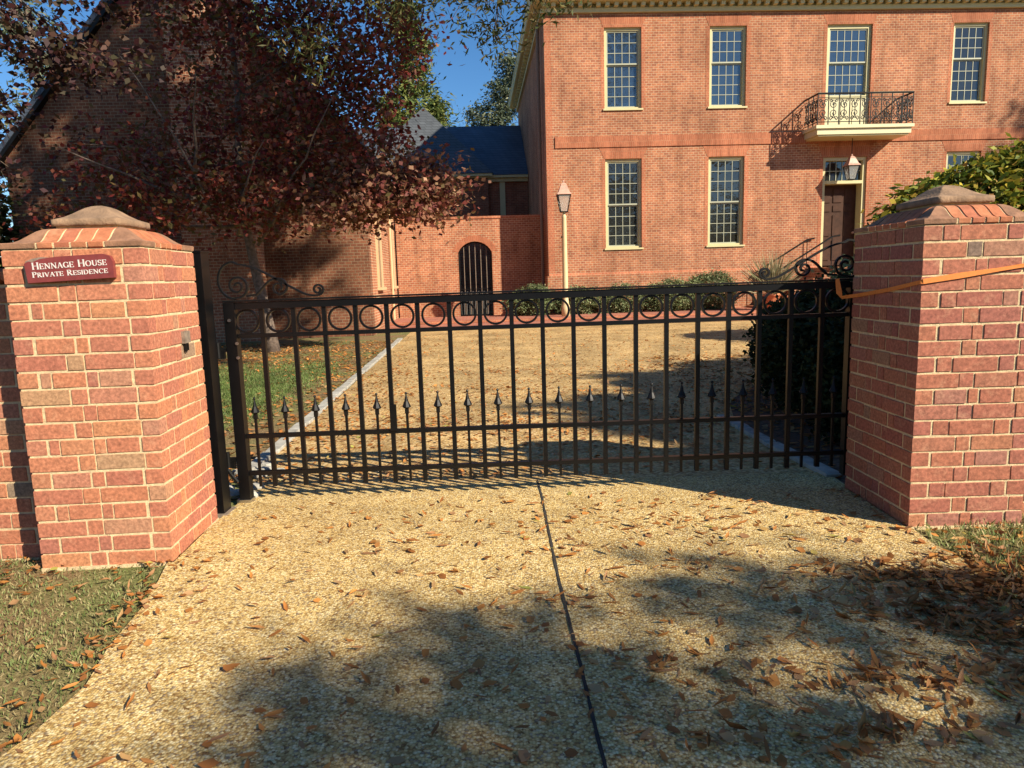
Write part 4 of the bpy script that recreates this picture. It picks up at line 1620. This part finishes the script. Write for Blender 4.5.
tag(wl, 'small pale lantern on the shaded wall of the rear wing', 'lantern')
MB().lathe([(0.02, 0), (0.10, 0.05), (0.12, 0.22), (0.13, 0.24), (0.03, 0.34)], n=10).build('globe', M['post_cream'], wl)
MB().tube([(0, 0, 0.1), (0, 0.13, 0.1)], 0.015, 6).build('arm', M['blackw'], wl)

PV = empty('pavilion', hw(-4.62, 10.5), YAW)
tag(PV, 'small building with a grey pyramid slate roof rising behind the red tree', 'building')
hb = 3.1
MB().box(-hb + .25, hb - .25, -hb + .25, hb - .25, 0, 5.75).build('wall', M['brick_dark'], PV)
MB().box(-hb + .05, hb - .05, -hb + .05, hb - .05, 5.755, 5.86).build('cornice', M['cream'], PV)
rf = MB()
rf.v = [(-hb, -hb, 5.865), (hb, -hb, 5.865), (hb, hb, 5.865), (-hb, hb, 5.865), (0.05, 0.2, 9.35)]
rf.f = [(0, 1, 4), (1, 2, 4), (2, 3, 4), (3, 0, 4), (3, 2, 1, 0)]
rf.build('roof', M['slate_g'], PV)

# ------------------------------------------------------------------ left gabled building
LB = empty('gabled_building', hw(-9.62, -5.0), YAW)
tag(LB, 'shaded brick gabled building with a broad chimney stack behind the red tree', 'building')
gw = 4.42
ez = 4.75
ap = ez + gw * 1.17
mb = MB()
mb.prism_y([(-gw, 0), (gw, 0), (gw, ez), (0, ap), (-gw, ez)], 0, 0.35)
MB().box(gw - .35, gw, 0.351, 6.28, 0, ez).build('side_wall', M['brick'], LB)
mb.box(-gw, -gw + .35, 0.351, 6.28, 0, ez)
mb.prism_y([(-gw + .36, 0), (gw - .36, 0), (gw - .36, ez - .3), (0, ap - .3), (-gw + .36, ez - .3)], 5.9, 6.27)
mb.build('wall', M['brick_shade'], LB)
rf = MB()
for s in (-1, 1):
    a, b = 0.35, 0.16
    q = [(0, ap + .02), (s * (gw + a), ez - a * 1.17 + .02), (s * (gw + a), ez - a * 1.17 + .02 + b), (0, ap + b + .05)]
    if s > 0:
        q = q[::-1]
    rf.prism_y(q, -0.22, 6.5)
rf.build('roof', M['slate'], LB)
bg_ = MB()
for s in (-1, 1):
    q = [(s * .05, ap - .2), (s * (gw + .33), ez - .33 * 1.17 - .10), (s * (gw + .33), ez - .33 * 1.17 + .01), (s * .05, ap - .05)]
    if s > 0:
        q = q[::-1]
    bg_.prism_y(q, -0.20, -0.003)
bg_.build('bargeboard', M['blackw'], LB)
mb = MB()
cx0, cx1 = -0.05, 1.75
mb.box(cx0, cx1, -0.62, -0.001, 0, 9.2)
mb.box(cx0 + .18, cx1 - .18, -0.60, 0.3, 9.2, 13.0)
ch = mb.build('chimney', M['brick'], LB)
MB().box(cx0 + .1, cx1 - .1, -0.68, 0.38, 13.001, 13.2).build('chimney_cap', M['rubbed_jamb'], ch)
# side windows and downpipes on the wall facing the drive
for vy in (2.25, 5.45):
    mb = MB()
    mb.box(gw + .001, gw + .06, vy - .10, vy, 1.25, 4.2)
    mb.box(gw + .001, gw + .06, vy - .9, vy - .80, 1.25, 4.2)
    mb.box(gw + .001, gw + .09, vy - .78, vy - .12, 4.05, 4.2)
    wnd = mb.build('window', M['peach'], LB)
    MB().box(gw + .001, gw + .02, vy - .78, vy - .12, 1.26, 4.04).build('pane', M['glass_lo'], wnd)
    MB().box(gw + .001, gw + .13, vy - .98, vy + .08, 1.17, 1.248).build('sill', M['peach'], wnd)
MB().tube([(gw + .07, 4.35, 4.45), (gw + .07, 4.35, 0.0)], 0.045, 8).build('downpipe', M['peach'], LB)

# ------------------------------------------------------------------ plants close to the house
for i, (u, r, h, x_) in enumerate(((-0.55, .6, .95, 'feathery green shrub spilling over the corner beside the lamp post'),
                                   (0.95, .8, .85, 'low green shrub right of the lamp post, under the first window'),
                                   (2.4, .85, .88, 'low green shrub between the first and second ground floor windows'),
                                   (3.9, .8, 1.0, 'rounded green shrub in the middle of the house bed'),
                                   (5.3, .85, 1.22, 'taller dark green shrub at the right end of the house bed'))):
    b = hw(u, -0.75, 0.18)
    make_bush('foundation_shrub', x_, 'shrub', tuple(b), [(b.x, b.y, b.z + h * .5, r, .55, h * .52, 6500), (b.x - .5, b.y - .1, b.z + h * .38, .4, .4, h * .42, 1800)], M['hedge'], 0.11, 0.035, 'shrubs along the foot of the house', spread=0.08)
# pot with spiky plant
pp = hw(6.75, -2.05, 0.18)
pt = empty('plant_pot', tuple(pp))
tag(pt, 'terracotta pot with a pale spiky plant beside the entrance steps', 'potted plant')
MB().lathe([(0.14, 0), (0.2, .3), (0.24, .42), (0.26, .43), (0.26, .5), (0.22, .5), (0.2, .44)], n=18).build('pot', M['terracotta'], pt, True)
dirs = rng.normal(size=(420, 3))
dirs[:, 2] = np.abs(dirs[:, 2]) * 1.6 + 0.5
V, F = leaves_np(np.zeros((420, 3)) + np.array([0, 0, .45]) + rng.normal(size=(420, 3)) * 0.05, 1.25, 0.035, dirs=dirs)
np_mesh('spiky_leaves', V, F, M['yucca'], pt)

# glossy bush behind the right pillar (far, sunlit)
blobs = []
for (x, y, z, r) in ((7.25, 13.2, 2.0, .6), (7.9, 13.3, 2.3, .75), (8.7, 13.3, 2.6, .8), (9.6, 13.4, 2.75, .9), (10.7, 13.6, 2.75, 1.0), (8.6, 12.9, 1.3, 1.1), (10.2, 13, 1.3, 1.2), (7.2, 13.1, 1.1, .7),
                     (11.8, 13.9, 2.5, 1.0)):
    blobs.append((x, y, z, r, r * .9, r * .85, int(3000 * r)))
make_bush('glossy_shrub', 'big sunlit yellow green glossy shrub showing above the right pillar', 'shrub', (9.0, 13.3, 0), blobs, M['magnolia'], 0.19, 0.085, spread=0.13, shell=.7)
# dark boxwoods behind the right pillar
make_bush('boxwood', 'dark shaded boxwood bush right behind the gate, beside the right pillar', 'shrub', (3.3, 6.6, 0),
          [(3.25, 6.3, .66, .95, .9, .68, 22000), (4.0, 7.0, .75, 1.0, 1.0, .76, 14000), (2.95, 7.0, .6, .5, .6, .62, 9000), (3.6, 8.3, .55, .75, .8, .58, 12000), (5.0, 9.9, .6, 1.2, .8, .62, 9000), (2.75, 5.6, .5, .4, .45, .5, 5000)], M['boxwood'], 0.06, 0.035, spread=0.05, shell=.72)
make_bush('laurel_shrub', 'half shaded leafy shrub under the right end scroll of the gate', 'shrub', (4.7, 8.8, 0),
          [(4.45, 8.6, .85, .7, .7, .75, 4500), (5.3, 9.0, .95, .9, .8, .8, 4500)], M['hedge'], 0.085, 0.035, spread=0.09, shell=.75)

# ------------------------------------------------------------------ trees
# red dogwood in front of the gabled building
dogb = [(-5.0, 15, 5.2, 2.1, 1.8, 1.6, 3900), (-7.3, 14.8, 3.9, 1.6, 1.4, 1.0, 1900), (-3.4, 14.6, 4.2, 1.5, 1.4, 1.3, 3800), (-5.0, 14.3, 7.2, 2.2, 1.8, 1.5, 4700),
        (-3.0, 15.0, 6.2, 1.6, 1.5, 1.3, 4200), (-8.3, 14.9, 2.7, 1.5, 1.2, .6, 1300), (-6.2, 14.2, 3.2, 1.4, 1.2, .8, 1500), (-4.5, 14.2, 3.1, 1.2, 1.1, .7, 1500),
        (-3.2, 14.6, 8.2, 1.8, 1.6, 1.0, 2600)]
dtip = [(-2.1, 14.2, 3.35, 1.15, 1.0, .62, 3000), (-2.9, 13.9, 2.95, 1.1, .9, .5, 2200), (-1.5, 14.1, 2.95, .75, .7, .38, 1100)]
pale_br = [((-5.6, 14.2, 2.6), (-6.6, 13.0, 5.4), .035, .006), ((-5.3, 14.3, 2.4), (-4.2, 12.9, 3.9), .035, .006), ((-5.6, 14.2, 2.9), (-7.8, 12.9, 3.9), .035, .006),
           ((-5.0, 14.5, 2.2), (-3.0, 13.2, 4.7), .035, .006), ((-5.9, 14.0, 3.4), (-5.2, 12.7, 5.0), .035, .006)]
make_tree('dogwood_tree', 'spreading dark red leaved tree in front of the gabled building', 'tree', (-5.15, 15, 0),
          [(-5.05, 15, 0), (-5.12, 15, .8), (-5.25, 14.95, 1.7), (-5.35, 14.9, 2.6), (-5.4, 14.9, 3.8), (-5.3, 14.9, 5.2), (-5.3, 14.8, 6.6)], 0.13, dogb, M['dogwood'], M['dogbark'],
          0.125, 0.085, per_clump=22, spread=0.26, shell=.35, twigs=9, extra=(dtip, M['dogtip']), extra_branches=pale_br)
# purple leaved tree whose branches reach into the upper left corner
pb_ = [(-5.0, 8.0, 4.0, 1.0, .7, .28, 620), (-4.35, 7.9, 3.75, .75, .6, .22, 520), (-5.6, 8.0, 3.3, .6, .6, .3, 420), (-4.3, 8.0, 4.6, 1.0, .9, .25, 600), (-6.6, 8.2, 4.6, 1.5, 1.3, .8, 1500),
       (-5.7, 7.8, 2.75, .45, .5, .22, 220), (-3.3, 8.2, 4.95, 1.0, .9, .3, 600), (-7.5, 8.3, 3.2, 1.2, 1.2, .9, 1500)]
make_tree('purple_tree', 'dark purple leaved tree reaching in over the upper left corner', 'tree', (-9.6, 8.6, 0),
          [(-9.6, 8.6, 0), (-9.5, 8.6, 1.2), (-9.2, 8.5, 2.4), (-8.6, 8.4, 3.6), (-7.6, 8.3, 4.6), (-6.2, 8.2, 5.2)], 0.13, pb_, M['purple'], M['bark'], 0.09, 0.06, per_clump=16, spread=0.12,
          shell=.2, twigs=9, limb_r=.02, twig_r=.008)
# willow oak: foreground shade, and a high crown that shades the left buildings
ob = []


def shade_blob(sx, sy, z, r, n, rz=None):
    """blob at height z whose shadow lands on the ground round (sx, sy)"""
    ob.append((sx + 1.24 * z, sy - 0.95 * z, z, r, r, rz or r * .55, n))


for a in ((1.5, 2.75, 7.0, .5, 720), (1.0, 2.95, 6.9, .32, 380), (2.3, 2.6, 7.4, .6, 520), (.55, 2.95, 6.6, .28, 160), (-.1, 2.55, 7.0, .38, 420), (-.7, 2.15, 6.6, .32, 420), (.2, 2.05, 7.4, .5, 700),
          (1.0, 1.75, 6.9, .5, 600), (1.9, 1.9, 7.3, .55, 650), (2.9, 2.3, 7.8, .7, 900), (-.4, 1.4, 6.5, .6, 800), (.9, 1.0, 7.5, .8, 1200), (2.4, 1.1, 8, .9, 1400), (-1.7, .6, 6.6, .9, 1000),
          (.4, 0, 8, 1.2, 1800), (2.2, -.3, 8.5, 1.3, 1800), (0, -1.6, 8.5, 1.4, 1500), (3.6, 1.2, 8.8, 1.1, 1300)):
    shade_blob(*a)
ob_front = ob
ob = []
for a in ((4.6, 7.6, 9.5, 1.6, 4500), (2.6, 7.2, 9.0, 1.0, 3000), (1.8, 7.3, 9.0, .5, 900), (1.45, 6.8, 8.8, .4, 600), (2.1, 6.3, 8.8, .42, 900), (1.75, 5.8, 8.8, .35, 500), (2.6, 8.7, 9.5, .75, 1900), (2.3, 9.3, 9.5, .4, 500), (3.5, 10.0, 9.8, .8, 1800), (4.9, 10.4, 10, 1.1, 2400), (3.4, 6.0, 9, 1.0, 2400), (6.8, 9.0, 10, 1.8, 3000)):
    shade_blob(*a, rz=.8)
for a in ((-10.5, 20.5, 19, 3.0, 2700), (-7.6, 18.9, 17, 2.2, 1900), (-13.5, 19.0, 19.5, 2.8, 2200), (-9.5, 17.6, 16.5, 2.1, 2400), (-12.5, 22.5, 21, 3.0, 2300), (-15.5, 21.5, 22, 2.8, 1800), (-12.5, 22, 20, 2.4, 2600), (-17, 24, 20, 2.8, 3300), (-14, 25.5, 21, 2.6, 2500), (-20, 27.5, 21, 3.0, 2300), (-17, 28, 22, 2.4, 1500), (-23, 30, 22, 3, 2000), 
          (-11.0, 23.5, 20, 2.0, 1800)):
    shade_blob(*a, rz=2.0)
ob2, ob = ob, ob_front
ob += [(13, -11.5, 11, 2.4, 2.0, 1.8, 2200), (9.5, -9.5, 15, 2.6, 2.2, 2, 2000), (12, -8.5, 16, 2.6, 2.4, 2, 2000)]
make_tree('willow_oak', 'tall willow oak standing behind the viewer, right of the drive', 'tree', (9.8, -7.6, 0),
          [(9.8, -7.6, 0), (9.8, -7.6, 2.5), (9.75, -7.5, 5), (9.8, -7.3, 8), (10, -7, 11), (10.4, -6, 14), (10.9, -4.8, 17)], .38, ob, M['oak'], M['bark'], 0.13, 0.055, per_clump=30, spread=.15, shell=.2,
          twigs=3, limb_r=.06, extra=(ob2, M['oak']), esize=(.3, .17))
# oak whose low twigs hang in at the top middle
hb_ = [(-1.05, 9.0, 4.75, .75, .6, .28, 520), (-.2, 9.0, 4.55, .5, .5, .42, 420), (.35, 8.9, 4.75, .45, .5, .4, 420), (-.1, 9.1, 4.25, .28, .4, .18, 110), (-1.9, 9.2, 5.1, .9, .7, .3, 600), (.2, 9, 5.3, .9, .8, .3, 600),
       (-2.6, 9.6, 4.4, .55, .5, .35, 300), (-2.6, 9.5, 5.4, .7, .8, .3, 300), (.75, 8.8, 4.75, .3, .3, .28, 160), (-1, 10, 6.3, 1.4, 1.3, .6, 1300)]
make_tree('overhanging_oak', 'green oak whose leafy twigs hang down at the top middle', 'tree', (-10.5, 10.6, 0),
          [(-10.5, 10.6, 0), (-10.5, 10.6, 2.5), (-10.2, 10.5, 5), (-8.5, 10.3, 7.0), (-6, 10.1, 8.1), (-4, 10, 8.3), (-2, 9.7, 8.0), (-.6, 9.4, 7.3), (.3, 9.2, 6.4)], .22, hb_, M['oak'], M['bark'], 0.105, 0.03,
          per_clump=18, spread=.13, shell=.15, twigs=10, droop=.6, twig_r=.006, limb_r=.014)
# tree far right casting its shadow on the house
fr = [(31.5, 15.5, 15, 2.6, 2.4, 2.6, 4200), (33.5, 14, 14, 2.8, 2.6, 2.2, 2600), (30.2, 16.2, 12, 1.6, 1.6, 1.8, 2200), (34, 16.5, 18.5, 2.6, 2.4, 2.0, 2200)]
make_tree('shade_tree', 'tall leafy tree standing out of view right of the house', 'tree', (30.5, 14.5, 0), [(30.5, 14.5, 0), (30.5, 14.5, 5), (30.4, 14.7, 9), (30.2, 15, 13), (30, 15.2, 16)], .35, fr, M['oak'],
          M['bark'], .22, .09, spread=.45, shell=.3, twigs=3)


# pines behind
def pine(lab, x, y, h, r, z0, mat, n, group='tall pines rising behind the buildings'):
    bl = []
    k = 13
    for i in range(k):
        t = i / (k - 1)
        z = z0 + (h - z0) * t
        rr = r * (1 - .72 * t) * random.uniform(.75, 1.15)
        a = random.random() * 6.28
        bl.append((x + math.cos(a) * rr * .45, y + math.sin(a) * rr * .45, z, rr * .8, rr * .8, rr * .42, int(n / k)))
    make_tree('pine_tree', lab, 'tree', (x, y, 0), [(x, y, 0), (x, y, h * .3), (x + .2, y, h * .6), (x + .1, y, h * .95)], .35, bl, mat, M['bark'], .42, .12, group, per_clump=24, spread=.42, shell=.4, twigs=3)


pine('bushy yellow green pine left of the sky gap, behind the red tree', -6.4, 50, 19.0, 3.3, 5, M['pine'], 15000)
pine('low yellow green tree just right of the grey pyramid roof', -4.2, 47, 12.4, 2.0, 5, M['pine'], 6000)
make_tree('leafy_tree', 'hazy grey green tree beside the left edge of the brick house', 'tree', (-.3, 60, 0), [(-.3, 60, 0), (-.3, 60, 6), (-.2, 60, 12), (0, 60, 16)], .3,
          [(-1.2, 60, 14.0, 2.0, 2, 1.5, 2600), (.6, 60, 15.8, 2.2, 2, 1.6, 3000), (1.0, 60, 18.0, 1.7, 1.6, 1.3, 1600), (-.6, 60, 11.5, 2.6, 2, 1.8, 2600), (2.4, 60, 16.5, 2, 2, 1.8, 1800)], M['pineblue'], M['bark'],
          .36, .13, spread=.34, shell=.3, twigs=3, limb_r=.1)
pine('broad pine far behind the gabled building', -16, 48, 20, 4.5, 5, M['pine'], 6000)
pine('dark pine far left behind the gabled building roof', -25, 40, 17, 5, 3, M['pineblue'], 6000)
make_bush('evergreen_shrub', 'tall dark evergreen shrub beyond the left pillar, at the corner of the gabled building', 'shrub', (-12.1, 16.5, 0),
          [(-12.1, 16.5, 1.6, 1.2, 1.2, 1.6, 9000), (-12.4, 16.6, 3.4, .9, 1.0, 1.1, 5000), (-13.9, 16.8, 2.2, 1.4, 1.2, 2.1, 6000)], M['boxwood'], .16, .08, spread=.13, shell=.7)
sp_ = []
for k in range(60):
    sp_.append((-110 + 3.9 * k, -52 + random.uniform(-5, 5), 6.5, 4.5, 4, random.uniform(5.5, 7.5), 420))
P, _ = clump_points(sp_, 20, .9, .4)
V, F = leaves_np(P, 1.3, .9)
tag(np_mesh('roadside_wood', V, F, M['oak']), 'wood across the road behind the viewer, mirrored in the lower windows', 'wood', kind='stuff')
# far tree line closing the horizon
fp = []
for k in range(70):
    a = k / 69
    fp.append((-90 + 190 * a, 88 + random.uniform(-4, 4), 2.5, 4, 3, random.uniform(2.5, 3.8), 260))
P, _ = clump_points(fp, 20, .8, .5)
V, F = leaves_np(P, 1.0, .6)
tag(np_mesh('distant_wood', V, F, M['pine']), 'distant wood closing the view behind the buildings', 'wood', kind='stuff')

# ------------------------------------------------------------------ grass and fallen leaves
def edge_x(y, side):
    pts = drv_l if side < 0 else drv_r
    q = sorted(((b, a) for a, b in pts))
    return float(np.interp(y, [p[0] for p in q], [p[1] for p in q]))


def blades(name, xy, hgt, wid, mat, label):
    n = len(xy)
    pos = np.column_stack([xy, np.full(n, -0.004)])
    d = rng.normal(size=(n, 3)) * np.array([.55, .55, .1])
    d[:, 2] = 1
    V, F = leaves_np(pos, hgt, wid, dirs=d)
    o = np_mesh(name, V, F, mat)
    tag(o, label, 'grass', kind='stuff')


def patch_noise(x, y):
    return 0.5 + 0.5 * np.sin(x * 3.1 + 1.7 * np.sin(y * 2.3)) * np.cos(y * 2.9 + 1.3 * np.sin(x * 1.9 + 1))


N = 52000
x = rng.uniform(-4.2, -1.5, N)
y = rng.uniform(1.2, 3.6, N)
ex = np.array([edge_x(v, -1) for v in y])
pn = patch_noise(x, y)
keep = (x < ex - 0.02 + rng.normal(size=N) * .03) & (rng.random(N) < .3 + .6 * pn)
blades('grass', np.column_stack([x, y])[keep], .026, .0055, M['grass'], 'patchy grass left of the driveway in front of the pillar')
N = 26000
x = rng.uniform(2.05, 4.3, N)
y = rng.uniform(1.6, 3.8, N)
ex = np.array([edge_x(v, 1) for v in y])
keep = (x > ex + 0.02) & (rng.random(N) < .2 + .8 * patch_noise(x, y)) & (y > 2.7 + .35 * (x - 2.1))
blades('grass', np.column_stack([x, y])[keep], .06, .007, M['grass'], 'grass tufts at the foot of the right pillar')
N = 90000
x = rng.uniform(-7, -2.2, N)
y = rng.uniform(5.5, 14, N)
keep = (x < -2.35 - .045 * (y - 5) - .5 * rng.random(N)) & (rng.random(N) < np.clip(1.3 - np.abs(y - 9.6) / 2.8, 0.02, 1)) & (rng.random(N) < np.clip((-x - 2.2) / .9, .05, 1))
blades('lawn', np.column_stack([x, y])[keep], .05, .012, M['lawngrass'], 'green lawn behind the gate left of the stone edging')


def litter(name, xy, z, L, W, label, curl=.55, mat=None):
    n = len(xy)
    pos = np.column_stack([xy, z + rng.uniform(0, .012, n)])
    k = rng.random(n) < .28
    V, F = leaves_np(pos[~k], L, W, curl=curl, flat=True)
    V2, F2 = leaves_np(pos[k], L * .7, W * 2.1, curl=curl * .7, flat=True)
    F2 = F2 + len(V)
    V = np.concatenate([V, V2])
    F = np.concatenate([F, F2])
    V[:, 2] = np.maximum(V[:, 2], z)
    o = np_mesh(name, V, F, mat or M['litter'])
    tag(o, label, 'fallen leaves', kind='stuff')
    return o


def scatter(fn, xr, yr, n):
    x = rng.uniform(*xr, n)
    y = rng.uniform(*yr, n)
    k = rng.random(n) < fn(x, y)
    return np.column_stack([x, y])[k]


gau = lambda x, y, cx, cy, sx, sy: np.exp(-((x - cx) / sx) ** 2 - ((y - cy) / sy) ** 2)


def dens_front(x, y):
    d = .035 + 0 * x
    d += .015 + .11 * gau(x, y, .9, 3.3, .9, .5)
    d += .9 * gau(x, y, .24, 2.9, .12, .07) + .8 * gau(x, y, .5, 2.35, .14, .08)
    d += .16 * gau(x, y, 1.0, 2.2, .9, .35)
    d += .35 * gau(x, y, 1.1, 1.95, .45, .12)
    d += .9 / (1 + np.exp(-(x - 1.75 + .55 * (y - 2.6)) * 9)) * (y < 3.25) * (y > 1.0)
    d += .5 * gau(x, y, 1.35, 2.25, .35, .09)
    d += .25 * gau(x, y, -.85, 1.85, .2, .1)
    d += .16 * gau(x, y, 0.9, 3.9, 1.1, .35)
    d += .12 * (np.sin(x * 5 + y * 9) * np.sin(x * 11 - y * 4) > .55)
    return np.clip(d, 0, 1)


xy = scatter(dens_front, (-1.55, 2.6), (1.1, 4.4), 8500)
litter('fallen_leaves', xy, .014, .074, .017, 'brown fallen leaves scattered and heaped over the front driveway', .26)
xy = scatter(lambda x, y: np.clip(.9 * gau(x, y, 2.35, 2.5, .5, .55) + .6 * gau(x, y, 3.0, 2.9, .9, .45) + .1, 0, 1) * (x > 2.05), (2.0, 4.4), (1.4, 3.75), 5200)
litter('fallen_leaves', xy, .012, .08, .024, 'thick bank of brown leaves along the right side of the driveway')


def dens_heap(x, y):
    d = 1 / (1 + np.exp(-(x - 1.72 + .55 * (y - 2.5)) * 8)) * np.clip((3.15 - y) * 4, 0, 1)
    d *= .45 + .55 * (np.sin(x * 7 + y * 13) > -.3)
    d += .45 * gau(x, y, 1.35, 2.22, .4, .07) + .3 * gau(x, y, .95, 1.95, .5, .07)
    return np.clip(d, 0, 1)


xy = scatter(dens_heap, (.2, 2.9), (1.7, 3.2), 9000)
litter('fallen_leaves', xy, .016, .072, .019, 'heaped brown leaves drifted against the right edge of the driveway')


def dens_left(x, y):
    ex_ = np.interp(y, [1.4, 2.06, 2.35, 2.62, 2.95, 3.25, 3.46], [-1.75, -1.56, -1.55, -1.62, -1.66, -1.73, -1.79])
    return np.clip(.75 * np.exp(-((x - ex_ + .03) / .07) ** 2) * (0.35 + .65 * (np.sin(y * 13) > -.2)) + .06 + .6 * gau(x, y, -2.75, 3.3, .4, .2), 0, 1)


xy = scatter(dens_left, (-3.8, -1.4), (1.4, 3.6), 5200)
litter('fallen_leaves', xy, .014, .055, .016, 'russet leaves lying on the grass edge left of the driveway')


def dens_back(x, y):
    d = .22 + .5 * (np.sin(y * 3.1 + np.sin(x * 1.7) * 1.2) > .35) * (y < 11) + .5 * gau(x, y, -1.9, 9, .35, 6)
    d += .5 * gau(x, y, 0, 6.5, 2.5, 1.0)
    return np.clip(d, 0, 1) * (x > -2.2 - .047 * (y - 5.3)) * (x < np.where(y < 7, 2.05, 9)) * np.clip(1.5 - y / 16, .15, 1)


xy = scatter(dens_back, (-2.6, 9), (4.9, 19), 38000)
litter('fallen_leaves', xy, .008, .06, .026, 'small brown leaves strewn over the golden gravel behind the gate', .3)
xy = scatter(lambda x, y: np.clip(.5 + .5 * patch_noise(x * 2, y), 0, 1) * (x < -2.1 - .047 * (y - 5.3)) * np.clip(np.abs(y - 9.6) / 3 + np.exp(-((x + 2.5) / .35) ** 2), .12, 1), (-8, -2.1), (5, 17), 13000)
litter('fallen_leaves', xy, .004, .08, .035, 'brown leaves covering the bare lawn edges behind the gate', .3)
xy = scatter(lambda x, y: np.clip(.5 + .4 * patch_noise(x * 2, y), 0, 1), (2.2, 9), (4.5, 12), 9000)
litter('fallen_leaves', xy, .004, .08, .035, 'leaf litter under the dark shrubs behind the right pillar', .3)
